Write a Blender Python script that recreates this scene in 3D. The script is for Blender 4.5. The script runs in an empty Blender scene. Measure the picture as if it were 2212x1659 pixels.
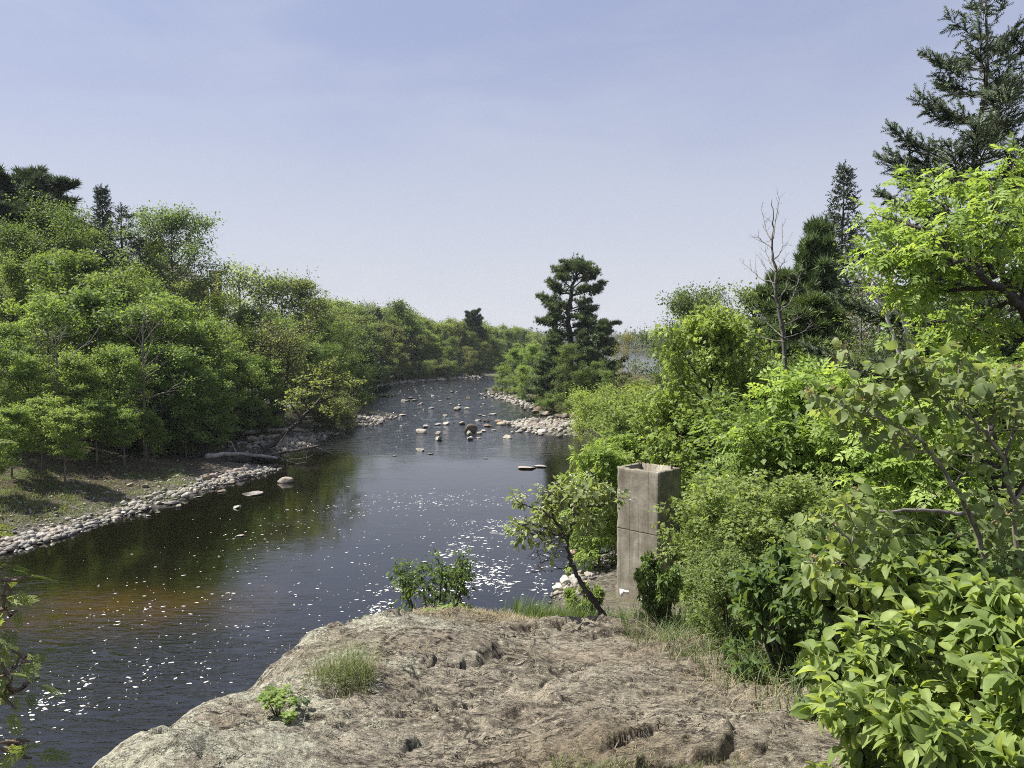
import bpy, bmesh, math, random
import numpy as np
from mathutils import Vector, noise as mnoise

random.seed(7)
SC = bpy.context.scene
COL = SC.collection
# ------------------------------------------------------------------ camera frame of reference
FPX, CXP, CYP, EYE = 1609.0, 1106.0, 829.5, 6.0
PITCH = math.atan((CYP - 740.0) / FPX)
CP, SP = math.cos(PITCH), math.sin(PITCH)

def ray(px, py):
    u = (px - CXP) / FPX; v = (CYP - py) / FPX
    return np.array([u, CP + v * SP, -SP + v * CP])

def at(px, py, d):
    r = ray(px, py); r = r / r[1]
    return np.array([r[0] * d, d, EYE + r[2] * d])

def wat(px, py, z=0.0):
    r = ray(px, py); k = (z - EYE) / r[2]
    return np.array([r[0] * k, r[1] * k, z])

def nrm(a):
    a = np.asarray(a, float)
    return a / np.maximum(np.linalg.norm(a, axis=-1, keepdims=True), 1e-9)

def sstep(a, b, x):
    t = np.clip((x - a) / (b - a), 0, 1)
    return t * t * (3 - 2 * t)

# ------------------------------------------------------------------ numpy gradient noise
def _hash(ix, iy, seed):
    h = (ix.astype(np.int64) * 374761393 + iy.astype(np.int64) * 668265263 + seed * 974634777) & 0xFFFFFFFF
    h = ((h ^ (h >> 13)) * 1274126177) & 0xFFFFFFFF
    h = h ^ (h >> 16)
    return (h & 0xFFFF) / 65535.0 * 2 * math.pi

def pnoise(x, y, seed=0):
    x = np.asarray(x, float); y = np.asarray(y, float)
    ix = np.floor(x); iy = np.floor(y); fx = x - ix; fy = y - iy
    def g(dx, dy):
        a = _hash(ix + dx, iy + dy, seed)
        return np.cos(a) * (fx - dx) + np.sin(a) * (fy - dy)
    u = fx * fx * fx * (fx * (fx * 6 - 15) + 10); v = fy * fy * fy * (fy * (fy * 6 - 15) + 10)
    a = g(0, 0) * (1 - u) + g(1, 0) * u
    b = g(0, 1) * (1 - u) + g(1, 1) * u
    return (a * (1 - v) + b * v) * 1.5

def fbm(x, y, o=4, seed=0, gain=.5, ridged=False):
    s = np.zeros(np.shape(x)); a = 1.0
    for i in range(o):
        n = pnoise(x, y, seed + i * 17)
        s = s + a * ((1 - 2 * np.abs(n)) if ridged else n)
        a *= gain
        x, y = x * 1.93 + y * .35 + 3.1, y * 1.93 - x * .35 + 7.7
    return s

def facets(x, y, seed, k=26.0):
    """broken bedrock: every cell of a jittered grid is a tilted plate at its own height, its edges worn"""
    ix = np.floor(x); iy = np.floor(y); d1 = np.full(np.shape(x), 1e9); d2 = d1.copy(); W = np.zeros(np.shape(x)); Hs = W.copy(); C = []
    for dx in (-1, 0, 1):
        for dy in (-1, 0, 1):
            cx, cy = ix + dx, iy + dy
            a = _hash(cx, cy, seed) / (2 * math.pi); b = _hash(cx, cy, seed + 5) / (2 * math.pi); c = _hash(cx, cy, seed + 9) / (2 * math.pi); e = _hash(cx, cy, seed + 13)
            px, py = x - cx - a, y - cy - b; d = px * px + py * py
            C.append((d, c - .5 + .7 * (px * np.cos(e) + py * np.sin(e))))
            d2 = np.where(d < d1, d1, np.minimum(d2, d)); d1 = np.minimum(d, d1)
    for d, v in C:
        w = np.exp(-k * (d - d1)); W += w; Hs += w * v
    return Hs / W, np.sqrt(d2) - np.sqrt(d1)

# ------------------------------------------------------------------ mesh collection
class MB:
    def __init__(s):
        s.v = []; s.f3 = []; s.f4 = []; s.t3 = []; s.t4 = []; s.n = 0
    def add(s, V, F, tint=.5):
        V = np.asarray(V, float).reshape(-1, 3); F = np.asarray(F, int)
        if len(F) == 0: return
        t = np.broadcast_to(np.asarray(tint, float), (len(F),))
        (s.f3 if F.shape[1] == 3 else s.f4).append(F + s.n)
        (s.t3 if F.shape[1] == 3 else s.t4).append(t)
        s.v.append(V); s.n += len(V)
    def mesh(s, name, mats, smooth=False, point_attr=None):
        V = np.concatenate(s.v) if s.v else np.zeros((0, 3))
        F3 = np.concatenate(s.f3) if s.f3 else np.zeros((0, 3), int)
        F4 = np.concatenate(s.f4) if s.f4 else np.zeros((0, 4), int)
        T = np.concatenate([*s.t3, *s.t4]) if (s.t3 or s.t4) else np.zeros(0)
        me = bpy.data.meshes.new(name)
        me.vertices.add(len(V)); me.vertices.foreach_set('co', V.astype(np.float32).ravel())
        L = np.concatenate([F3.ravel(), F4.ravel()])
        me.loops.add(len(L)); me.loops.foreach_set('vertex_index', L.astype(np.int32))
        st = np.concatenate([np.arange(len(F3)) * 3, len(F3) * 3 + np.arange(len(F4)) * 4])
        me.polygons.add(len(st)); me.polygons.foreach_set('loop_start', st.astype(np.int32))
        me.update(calc_edges=True)
        if smooth: me.polygons.foreach_set('use_smooth', np.ones(len(st), bool))
        a = me.attributes.new('tint', 'FLOAT', 'FACE'); a.data.foreach_set('value', T.astype(np.float32))
        for k, arr in (point_attr or {}).items():
            a = me.attributes.new(k, 'FLOAT', 'POINT'); a.data.foreach_set('value', np.asarray(arr, np.float32))
        for m in (mats if isinstance(mats, (list, tuple)) else [mats]): me.materials.append(m)
        me.validate()
        return me

def link(name, me, parent=None, color=None):
    o = bpy.data.objects.new(name, me); COL.objects.link(o)
    if parent is not None: o.parent = parent
    if color is not None: o.color = (*color, 1)
    return o

def tag(o, label=None, cat=None, group=None, kind=None):
    if label: o['label'] = label
    if cat: o['category'] = cat
    if group: o['group'] = group
    if kind: o['kind'] = kind
    return o

def thing(name, label, cat, loc=(0, 0, 0), rz=0, group=None, scale=(1, 1, 1)):
    o = bpy.data.objects.new(name, None); COL.objects.link(o)
    o.empty_display_size = .2
    o.location = tuple(float(c) for c in loc); o.rotation_euler = (0, 0, rz); o.scale = scale
    return tag(o, label, cat, group)

# ------------------------------------------------------------------ tubes and sticks
def tube(P, R, k=6, cap=True):
    P = np.asarray(P, float); n = len(P); R = np.broadcast_to(np.asarray(R, float), (n,))
    T = nrm(np.gradient(P, axis=0))
    ref = np.array([0, 0, 1.]) if abs(T[0][2]) < .8 else np.array([1., 0, 0])
    U = np.zeros((n, 3)); u = ref
    for i in range(n):
        u = u - T[i] * np.dot(u, T[i]); u = u / max(np.linalg.norm(u), 1e-9); U[i] = u
    W = np.cross(T, U)
    a = np.arange(k) * 2 * math.pi / k
    V = P[:, None] + R[:, None, None] * (np.cos(a)[None, :, None] * U[:, None] + np.sin(a)[None, :, None] * W[:, None])
    i = np.arange(n - 1)[:, None] * k; j = np.arange(k)[None]
    F = np.stack([i + j, i + (j + 1) % k, i + k + (j + 1) % k, i + k + j], -1).reshape(-1, 4)
    V = V.reshape(-1, 3)
    if cap:
        V = np.vstack([V, P[0], P[-1]])
        # caps are quads with a doubled centre avoided: closed as triangles by caller through add3
    return V, F

def add_tube(mb, P, R, k=6, tint=.5):
    V, F = tube(P, R, k); n = len(P)
    mb.add(V, F, tint)
    b = mb.n - len(V); c0, c1 = len(V) - 2, len(V) - 1
    j = np.arange(k); tri = np.vstack([np.stack([np.full(k, c0), (j + 1) % k, j], 1),
                                       np.stack([np.full(k, c1), (n - 1) * k + j, (n - 1) * k + (j + 1) % k], 1)])
    mb.f3.append(tri + b); mb.t3.append(np.full(len(tri), tint))

def sticks(mb, A, B, ra, rb, k=3, tint=.5):
    A = np.asarray(A, float); B = np.asarray(B, float); N = len(A)
    if N == 0: return
    ra = np.broadcast_to(np.asarray(ra, float), (N,)); rb = np.broadcast_to(np.asarray(rb, float), (N,))
    T = nrm(B - A)
    ref = np.where(np.abs(T[:, 2:3]) < .8, np.array([[0, 0, 1.]]), np.array([[1., 0, 0]]))
    U = nrm(np.cross(T, ref)); W = np.cross(T, U)
    a = np.arange(k) * 2 * math.pi / k
    off = np.cos(a)[None, :, None] * U[:, None] + np.sin(a)[None, :, None] * W[:, None]
    V = np.concatenate([A[:, None] + off * ra[:, None, None], B[:, None] + off * rb[:, None, None]], 1)
    j = np.arange(k)
    f = np.stack([j, (j + 1) % k, k + (j + 1) % k, k + j], 1)
    F = (f[None] + (np.arange(N) * 2 * k)[:, None, None]).reshape(-1, 4)
    mb.add(V.reshape(-1, 3), F, tint)

def inst(mb, tpl, P, D, N, S, tint=.5):
    tv, tf = tpl
    P = np.asarray(P, float); n = len(P)
    if n == 0: return
    D = nrm(D); B = nrm(np.cross(N, D)); N = np.cross(D, B)
    S = np.broadcast_to(np.asarray(S, float), (n,))
    V = P[:, None] + S[:, None, None] * (tv[None, :, 0:1] * D[:, None] + tv[None, :, 1:2] * B[:, None] + tv[None, :, 2:3] * N[:, None])
    F = (tf[None] + (np.arange(n) * len(tv))[:, None, None]).reshape(-1, tf.shape[1])
    t = np.repeat(np.broadcast_to(np.asarray(tint, float), (n,)), len(tf))
    mb.add(V.reshape(-1, 3), F, t)

# ------------------------------------------------------------------ leaf shapes (x along the leaf, z its upper side)
LEAF = (np.array([[0, 0, 0], [.5, .34, .09], [1, 0, -.06], [.5, -.34, .09]]), np.array([[0, 2, 1], [0, 3, 2]]))

def _ovate():
    xs = [0.0, .12, .35, .62, .84, 1.0]; w = [0, .17, .29, .26, .13, 0]; z = [0, .02, .03, 0, -.06, -.14]
    v = []; f = []
    for x, ww, zz in zip(xs, w, z):
        v += [[x, ww, zz + ww * .35], [x, 0, zz], [x, -ww, zz + ww * .35]]
    for i in range(5):
        a = i * 3; b = a + 3
        f += [[a + 1, b + 1, b], [a + 1, b, a], [a + 2, b + 2, b + 1], [a + 2, b + 1, a + 1]]
    return np.array(v), np.array(f)
OVATE = _ovate()
def _bent(fold, droop, wid, tw):
    v, f = _ovate(); v = v.copy(); v[:, 2] += np.abs(v[:, 1]) * fold - droop * v[:, 0] ** 2 + tw * v[:, 1] * (v[:, 0] - .3); v[:, 1] *= wid
    return v, f
OVATES = [OVATE, _bent(.35, .22, .85, .5), _bent(-.15, .38, .95, -.6), _bent(.6, .05, .72, .2)]

def _round():
    v, f = _ovate(); v = v.copy(); v[:, 1] *= 1.5; v[:, 2] *= 1.2
    return v, f
ROUND = _round()

def _maple():
    ang = [180, 140, 105, 80, 62, 40, 22, 0, -22, -40, -62, -80, -105, -140]
    rad = [.10, .34, .52, .28, .62, .30, .42, .78, .42, .30, .62, .28, .52, .34]
    v = [[.22, 0, .03]]
    for a, r in zip(ang, rad):
        a = math.radians(a); v.append([.22 + r * math.cos(a), r * math.sin(a), -.10 * r])
    n = len(ang)
    return np.array(v), np.array([[0, 1 + (i + 1) % n, 1 + i] for i in range(n)])
MAPLE = _maple()

def _compound(nl=7, ll=.42, wid=.26):
    v = []; f = []
    def leaf(p, ang, l, droop):
        c, s = math.cos(ang), math.sin(ang); b = len(v)
        for x, y, z in ((0, 0, 0), (.45, wid, .05), (1, 0, -droop), (.45, -wid, .05)):
            v.append([p[0] + l * (x * c - y * s), p[1] + l * (x * s + y * c), p[2] + l * z])
        f.append([b, b + 2, b + 1]); f.append([b, b + 3, b + 2])
    k = (nl - 1) // 2
    for i in range(k):
        x = .25 + .5 * i / max(k - 1, 1)
        for sd in (1, -1): leaf((x, 0, -.12 * x * x), sd * 1.0, ll * (1 - .12 * i), .25)
    leaf((.8, 0, -.1), 0, ll, .2)
    b = len(v); v += [[0, .012, 0], [0, -.012, 0], [.85, 0, -.11]]; f.append([b, b + 1, b + 2])
    return np.array(v), np.array(f)
ASH = _compound(7)

def _shoot(n=8, k=4, ln=.26, w=.035, seed=1):
    r = random.Random(seed); v = []; f = []
    for i in range(n):
        x = (i + .3) / n
        for j in range(k):
            a = 2 * math.pi * (j + (i % 2) * .5) / k + r.uniform(-.3, .3)
            l = ln * r.uniform(.8, 1.2) * (1 - .35 * x)
            b = len(v); cy, cz = math.cos(a), math.sin(a)
            v += [[x, -cz * w, cy * w], [x, cz * w, -cy * w], [x + l * .75, cy * l, cz * l]]
            f.append([b, b + 1, b + 2])
    return np.array(v), np.array(f)
SHOOT = _shoot(8, 4)
SHOOT_BIG = _shoot(7, 4, .30, .05, 7)
SHOOT_FAR = _shoot(4, 3, .34, .09, 3)

def _tuft(n=14, w=.022, spread=1.05, seed=2):
    r = random.Random(seed); v = []; f = []
    for i in range(n):
        a = 2 * math.pi * i / n * 2.4 + r.uniform(-.3, .3); s = spread * math.sqrt((i + .5) / n)
        l = r.uniform(.8, 1.1)
        d = (math.cos(s), math.sin(s) * math.cos(a), math.sin(s) * math.sin(a))
        b = len(v)
        v += [[0, -w * math.sin(a), w * math.cos(a)], [0, w * math.sin(a), -w * math.cos(a)],
              [l * d[0], l * d[1], l * d[2]]]
        f.append([b, b + 1, b + 2])
    return np.array(v), np.array(f)
TUFT = _tuft(16, .03)
TUFT_FAR = _tuft(12, .09, 1.2, 5)

def _frond():
    v = []; f = []
    def blade(p, a, l, w):
        c, s = math.cos(a), math.sin(a); b = len(v)
        for x, y in ((0, -w * .5), (.55, -w), (1, 0), (.55, w), (0, w * .5)):
            v.append([p[0] + l * x * c - y * s, p[1] + l * x * s + y * c, p[2]])
        f.extend([[b, b + 1, b + 2], [b, b + 2, b + 3], [b, b + 3, b + 4]])
    blade((0, 0, 0), 0, 1, .03)
    for i in range(6):
        x = .12 + .13 * i; l = .42 * (1 - .55 * x)
        for sd in (1, -1):
            blade((x, 0, .02 * (i % 2)), sd * .75, l, .028)
            for t in (.4, .7):
                blade((x + l * t * math.cos(.75), sd * l * t * math.sin(.75), .01), sd * .25, l * .4, .02)
                blade((x + l * t * math.cos(.75), sd * l * t * math.sin(.75), .01), sd * 1.3, l * .3, .02)
    v = np.array(v); v[:, 2] -= .25 * v[:, 0] ** 2
    return v, np.array(f)
FROND = _frond()

def _flower():
    v = []; f = []
    for i in range(5):
        a = 2 * math.pi * i / 5; b = len(v)
        v += [[0, 0, 0], [.35 * math.cos(a - .4), .35 * math.sin(a - .4), .06], [.5 * math.cos(a), .5 * math.sin(a), .1],
              [.35 * math.cos(a + .4), .35 * math.sin(a + .4), .06]]
        f += [[b, b + 1, b + 2], [b, b + 2, b + 3]]
    return np.array(v), np.array(f)
FLOWER = _flower()

# ------------------------------------------------------------------ materials
def newmat(name):
    m = bpy.data.materials.new(name); m.use_nodes = True
    nt = m.node_tree; nt.nodes.clear()
    return m, nt

def nd(nt, t, ins=None, **props):
    n = nt.nodes.new(t)
    for k, v in props.items(): setattr(n, k, v)
    for k, v in (ins or {}).items():
        if isinstance(v, bpy.types.NodeSocket): nt.links.new(v, n.inputs[k])
        else: n.inputs[k].default_value = v
    return n

def mixc(nt, fac, a, b, mode='MIX'):
    n = nd(nt, 'ShaderNodeMix', data_type='RGBA', blend_type=mode)
    for i, v in ((0, fac), (6, a), (7, b)):
        if isinstance(v, bpy.types.NodeSocket): nt.links.new(v, n.inputs[i])
        else: n.inputs[i].default_value = v if i == 0 else ((*v, 1) if len(v) == 3 else v)
    return n.outputs[2]

def mth(nt, op, a, b=0.0, clamp=False):
    n = nd(nt, 'ShaderNodeMath', operation=op, use_clamp=clamp)
    for i, v in ((0, a), (1, b)):
        if isinstance(v, bpy.types.NodeSocket): nt.links.new(v, n.inputs[i])
        else: n.inputs[i].default_value = v
    return n.outputs[0]

def mrange(nt, v, a, b, c=0.0, d=1.0, smooth=True):
    n = nd(nt, 'ShaderNodeMapRange', {'Value': v, 'From Min': a, 'From Max': b, 'To Min': c, 'To Max': d})
    if smooth: n.interpolation_type = 'SMOOTHSTEP'
    return n.outputs[0]

def noise_n(nt, vec, scale, detail=4, rough=.55, dist=0.0):
    n = nd(nt, 'ShaderNodeTexNoise', {'Vector': vec, 'Scale': scale, 'Detail': detail, 'Roughness': rough, 'Distortion': dist})
    return n.outputs[0]

def attr(nt, name):
    return nd(nt, 'ShaderNodeAttribute', attribute_name=name).outputs['Fac']

def leaf_mat(name, trans=.48, rough=.5, spec=.22, yellow=1.0):
    m, nt = newmat(name)
    oi = nd(nt, 'ShaderNodeObjectInfo'); t = attr(nt, 'tint')
    v = mrange(nt, t, 0, 1, .85, 1.75, False)
    ge = nd(nt, 'ShaderNodeNewGeometry'); sp = noise_n(nt, ge.outputs['Position'], 38.0, 3, .6); v = mth(nt, 'MULTIPLY', v, mrange(nt, sp, .3, .7, .82, 1.15, False))
    base = nd(nt, 'ShaderNodeHueSaturation', {'Color': oi.outputs['Color'], 'Value': v,
              'Hue': mrange(nt, t, 0, 1, .512, .482, False), 'Saturation': .90}).outputs[0]
    pr = nd(nt, 'ShaderNodeBsdfPrincipled', {'Base Color': base, 'Roughness': rough, 'Specular IOR Level': spec})
    tc = mixc(nt, 1.0, base, (1.5 * yellow, 1.45, .75, 1), 'MULTIPLY')
    tr = nd(nt, 'ShaderNodeBsdfTranslucent', {'Color': tc})
    mx = nd(nt, 'ShaderNodeMixShader', {0: trans, 1: pr.outputs[0], 2: tr.outputs[0]})
    nd(nt, 'ShaderNodeOutputMaterial', {'Surface': mx.outputs[0]})
    return m

def bark_mat(name, scale=14.0):
    m, nt = newmat(name)
    oi = nd(nt, 'ShaderNodeObjectInfo'); tc = nd(nt, 'ShaderNodeTexCoord')
    mp = nd(nt, 'ShaderNodeMapping', {'Vector': tc.outputs['Object'], 'Scale': (1, 1, .25)})
    n1 = noise_n(nt, mp.outputs[0], scale, 5, .65); n2 = noise_n(nt, tc.outputs['Object'], 2.3, 3)
    v = mth(nt, 'MULTIPLY', mrange(nt, n1, .3, .7, .45, 1.5, False), mrange(nt, n2, .3, .7, .7, 1.25, False))
    base = nd(nt, 'ShaderNodeHueSaturation', {'Color': oi.outputs['Color'], 'Value': v}).outputs[0]
    bp = nd(nt, 'ShaderNodeBump', {'Height': n1, 'Strength': .6, 'Distance': .02})
    pr = nd(nt, 'ShaderNodeBsdfPrincipled', {'Base Color': base, 'Roughness': .85, 'Normal': bp.outputs[0]})
    nd(nt, 'ShaderNodeOutputMaterial', {'Surface': pr.outputs[0]})
    return m

def stone_mat():
    m, nt = newmat('boulder_stone')
    oi = nd(nt, 'ShaderNodeObjectInfo'); tc = nd(nt, 'ShaderNodeTexCoord'); ge = nd(nt, 'ShaderNodeNewGeometry')
    P = ge.outputs['Position']; t = attr(nt, 'tint')
    n1 = noise_n(nt, P, 3.0, 6, .65); n2 = noise_n(nt, P, 22.0, 4, .6); n3 = noise_n(nt, P, 1.1, 2)
    v = mth(nt, 'MULTIPLY', mrange(nt, n1, .3, .7, .55, 1.3, False), mrange(nt, n2, .3, .7, .75, 1.2, False))
    v = mth(nt, 'MULTIPLY', v, mrange(nt, t, 0, 1, .5, 1.45, False))
    base = nd(nt, 'ShaderNodeHueSaturation', {'Color': oi.outputs['Color'], 'Value': v}).outputs[0]
    base = mixc(nt, mrange(nt, n3, .45, .65, 0, .35), base, (.30, .24, .17))
    z = nd(nt, 'ShaderNodeSeparateXYZ', {0: P}).outputs[2]
    wet = mrange(nt, mth(nt, 'ADD', z, mth(nt, 'MULTIPLY', n2, .08)), .05, .13, 1, 0)
    base = mixc(nt, mth(nt, 'MULTIPLY', wet, .72), base, (.035, .03, .024))
    bp = nd(nt, 'ShaderNodeBump', {'Height': mth(nt, 'ADD', n1, mth(nt, 'MULTIPLY', n2, .3)), 'Strength': .7, 'Distance': .05})
    pr = nd(nt, 'ShaderNodeBsdfPrincipled', {'Base Color': base, 'Roughness': mrange(nt, wet, 0, 1, .85, .35), 'Normal': bp.outputs[0]})
    nd(nt, 'ShaderNodeOutputMaterial', {'Surface': pr.outputs[0]})
    return m

def flat_mat(name, col, rough=.8, trans=0.0, var=.25, scale=8.0, metal=0.0):
    m, nt = newmat(name)
    ge = nd(nt, 'ShaderNodeNewGeometry')
    n1 = noise_n(nt, ge.outputs['Position'], scale, 4, .6)
    v = mth(nt, 'MULTIPLY', mrange(nt, n1, .3, .7, 1 - var, 1 + var, False), mrange(nt, attr(nt, 'tint'), 0, 1, 1 - var, 1 + var, False))
    base = nd(nt, 'ShaderNodeHueSaturation', {'Color': (*col, 1), 'Value': v}).outputs[0]
    pr = nd(nt, 'ShaderNodeBsdfPrincipled', {'Base Color': base, 'Roughness': rough, 'Metallic': metal})
    sh = pr.outputs[0]
    if trans:
        tr = nd(nt, 'ShaderNodeBsdfTranslucent', {'Color': base})
        sh = nd(nt, 'ShaderNodeMixShader', {0: trans, 1: sh, 2: tr.outputs[0]}).outputs[0]
    nd(nt, 'ShaderNodeOutputMaterial', {'Surface': sh})
    return m

M_LEAF = leaf_mat('leaf'); M_NEEDLE = leaf_mat('needle', .14, .5, .25, .9); M_BARK = bark_mat('bark'); M_STONE = stone_mat()
M_PETAL = flat_mat('white_petal', (.72, .72, .62), .6, .3, .08)
M_SEED = flat_mat('faded_flower_head', (.34, .26, .14), .8, .2, .2)
M_GRASS = leaf_mat('grass_blade', .3, .5, .3, 1.0)

# colours
BRIGHT = (.155, .225, .045); LIME = (.195, .265, .05); MID = (.110, .162, .040); DARK = (.058, .095, .030)
OLIVE = (.118, .142, .052); YELLOW = (.18, .20, .05); PINE = (.034, .055, .022); SPRUCE = (.030, .045, .025)
GREYG = (.075, .09, .055)
BK_DARK = (.045, .036, .03); BK_GREY = (.15, .13, .11); BK_PALE = (.34, .31, .27)
# ------------------------------------------------------------------ shorelines (world metres, from the river's level)
def w2(*pts): return [tuple(wat(a, b)[:2]) for a, b in pts]
LEFT_SHORE = [(-46, -8), (-30, 8)] + w2((-260, 1285), (0, 1197), (70, 1182), (140, 1158), (215, 1130), (300, 1108), (372, 1092), (430, 1066),
    (500, 1044), (575, 1024), (600, 1014), (560, 1003), (500, 1000), (540, 990), (620, 978), (690, 948), (735, 930), (800, 919), (852, 904),
    (862, 894), (800, 886), (735, 882), (650, 886), (590, 898), (550, 890), (585, 864), (650, 856), (720, 850), (775, 843), (800, 838),
    (850, 830), (940, 822), (1030, 816)) + [(2, 150), (9, 200), (0, 240), (-60, 280), (-200, 350), (-600, 450)]
FAR_SHORE = [(-800, 560), (-200, 590), (0, 585), (200, 580), (800, 600)]
RIGHT_SHORE = [(900, 400), (400, 180), (120, 125), (50, 112), (20, 106), (5, 101)] + w2((1046, 838), (1058, 852), (1100, 868), (1140, 880),
    (1190, 893), (1200, 903), (1135, 908), (1095, 915), (1130, 928), (1180, 943), (1290, 943), (1300, 965), (1268, 990), (1300, 1018),
    (1330, 1060), (1345, 1130), (1328, 1195), (1250, 1240), (1185, 1288)) + [(.4, 15.6), (-1.6, 12.4), (-3.0, 8), (-3.6, 3), (-5.5, -2), (-12, -12), (-46, -16)]
WPOLY = np.array(LEFT_SHORE + FAR_SHORE + RIGHT_SHORE)

def landdist(x, y):
    """metres inland (positive) or out on the water (negative)"""
    x = np.asarray(x, float); y = np.asarray(y, float)
    d2 = np.full(x.shape, 1e12); ins = np.zeros(x.shape, bool)
    A = WPOLY; B = np.roll(WPOLY, -1, axis=0)
    for (ax, ay), (bx, by) in zip(A, B):
        ex, ey = bx - ax, by - ay
        t = np.clip(((x - ax) * ex + (y - ay) * ey) / (ex * ex + ey * ey + 1e-12), 0, 1)
        d2 = np.minimum(d2, (x - ax - t * ex) ** 2 + (y - ay - t * ey) ** 2)
        c = (ay > y) != (by > y)
        if abs(ey) > 1e-12: ins ^= c & (x < ax + (y - ay) * ex / ey)
    d = np.sqrt(d2)
    return np.where(ins, -d, d)

PY = [-3, 0, 2.0, 2.9, 3.9, 5.2, 7.0, 8.0, 9.0, 10.0, 12.0, 14.0, 16.4, 18.0, 20.5, 24]
PZ = [4.55, 4.5, 4.42, 4.32, 4.06, 3.72, 3.24, 2.9, 2.42, 2.1, 1.5, .95, .26, .12, .05, .0]
EY = [-3, 0, 2.9, 4.2, 4.7, 5.6, 6.8, 8.4, 9.4, 10.6, 12.5, 14, 16, 18, 20]
EX = [-2.2, -1.8, -1.42, -1.60, -1.40, -1.52, -1.42, -1.22, -.45, .10, .55, .9, 1.1, 1.4, 2.0]

def outcrop(x, y, fine=True):
    z = np.interp(y, PY, PZ)
    xe = np.interp(y, EY, EX)
    xe = xe + .22 * pnoise(y * .8, y * 0 + 3, 5) + .08 * pnoise(y * 2.7, y * 0 + 9, 6)
    z = z + .26 * np.exp(-((x + .55) ** 2 / 1.1 + (y - 9.1) ** 2 / 1.1))            # knoll carrying the birch
    z = z - .16 * np.exp(-((x - 1.9) ** 2 / 1.6 + (y - 9.6) ** 2 / .8))             # grassy hollow
    z = z + .05 * (x - .5) * sstep(1.5, 5, x) + .16 * np.exp(-((x + .9) ** 2 / .5 + (y - 5.6) ** 2 / 1.2))
    z = z + .13 * pnoise(x * .55 + 4, y * .55, 11) * sstep(15, 8, y)
    s = np.maximum(xe - x, 0)
    z = z - .35 * s - .75 * s * s * np.where(s > 0, 1, 0)
    rock = sstep(-6, -3, x) * (1 - sstep(11.5, 15, y)) * (1 - .0 * x)
    if fine:
        a = math.radians(24); u = x * math.cos(a) + y * math.sin(a); v = -x * math.sin(a) + y * math.cos(a)
        wu = u + .25 * pnoise(u * 1.1, v * 1.1, 21); wv = v + .22 * pnoise(u * .9 + 5, v * .9, 22)
        led = wv * 1.15 + .35 * pnoise(wu * .6, wv * .8, 31)                         # foliation ledges
        fr = led - np.floor(led)
        st = sstep(.0, .72, fr) * (1 - sstep(.76, 1.0, fr))
        d = .060 * (st - .4) * (.3 + sstep(-.25, .4, pnoise(wu * .7, wv * .7, 41)))
        f1, e1 = facets(u * .9 + .15 * pnoise(u * 3, v * 3, 23), v * 2.1, 101); f2, e2 = facets(u * 3.1 + .12 * pnoise(u * 9, v * 9, 24), v * 6.5, 102); f3, e3 = facets(u * 9, v * 17, 103)
        rough = sstep(-.35, .35, pnoise(u * .6, v * .9, 43))
        d = d + .085 * f1 * (.35 + rough) + .034 * f2 * (.4 + .9 * rough) + .012 * f3 * (.5 + rough)
        d = d - .016 * np.exp(-(e1 / .09) ** 2) * rough - .006 * np.exp(-(e2 / .12) ** 2)
        d = d + .018 * fbm(u * 1.6, v * 4.2, 4, 51, .6) + .007 * fbm(u * 14, v * 26, 3, 61, .6)
        cr = np.abs(fbm(wu * .8, wv * 1.3, 3, 71)); d = d - .035 * np.exp(-(cr / .03) ** 2) * sstep(-.2, .3, pnoise(wu * .5, wv * .5, 77))
        # the open crack with the broken dark edge in the middle of the slab
        pts = np.array([(-.23, 4.6), (-.2, 4.9), (-.10, 5.3), (-.04, 5.8), (.08, 6.4), (.3, 7.2)])
        yy = np.clip(y, pts[0, 1], pts[-1, 1]); cx = np.interp(yy, pts[:, 1], pts[:, 0]) + .05 * pnoise(y * 4, y * 0, 81)
        win = sstep(4.4, 4.7, y) * (1 - sstep(5.1, 6.2, y))
        d = d + win * (.045 * sstep(-1.2, -.12, x - cx) * (1 - sstep(-.04, .04, x - cx)))
        z = z + d * rock
    return z

def ground(x, y, fine=True):
    x = np.atleast_1d(np.asarray(x, float)); y = np.atleast_1d(np.asarray(y, float))
    d = landdist(x, y)
    n = fbm(x * .11, y * .11, 3, 3)
    near = sstep(75, 30, y)
    shelf = .16 * np.clip(d, 0, 4) + .30 * np.clip(d - 4, 0, 14) * (1 - sstep(20, 60, x)) + .06 * np.clip(d - 18, 0, 60)
    shelf = np.where(x > 0, .16 * np.clip(d, 0, 5) + .12 * np.clip(d - 5, 0, 25), shelf)
    shelf = np.where((x < 5) & (y > 85) & (y < 330), .10 * np.clip(d, 0, 6) + .05 * np.clip(d - 6, 0, 40), shelf)
    shelf = np.where(y > 420, .05 * np.clip(d, 0, 300), shelf)
    z = shelf + n * .22 * np.clip(d / 4, 0, 1) + .07 * pnoise(x * .9, y * .9, 8) * np.clip(d, 0, 1)
    z = np.where(d < 0, np.maximum(-.35 * -d, -2.5), z + .01)
    zo = outcrop(x, y, fine)
    w = sstep(19.5, 13.5, y) * sstep(-9, -5, x) * (1 - sstep(14, 30, x))
    near_land = np.maximum(zo, -1.6)
    return z * (1 - w) + near_land * w, d, w

def gz(x, y, fine=True):
    return float(ground(x, y, fine)[0][0])

_DS = np.concatenate([np.linspace(.9, 30, 900), np.linspace(30.1, 260, 900)])
def gp(px, py):
    """where the line of sight through a pixel first meets the ground"""
    r = ray(px, py); r = r / r[1]
    z, _, _ = ground(r[0] * _DS, _DS, False)
    h = EYE + r[2] * _DS
    k = np.argmax(z >= h) if np.any(z >= h) else len(_DS) - 1
    return np.array([r[0] * _DS[k], _DS[k], z[k]])

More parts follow.
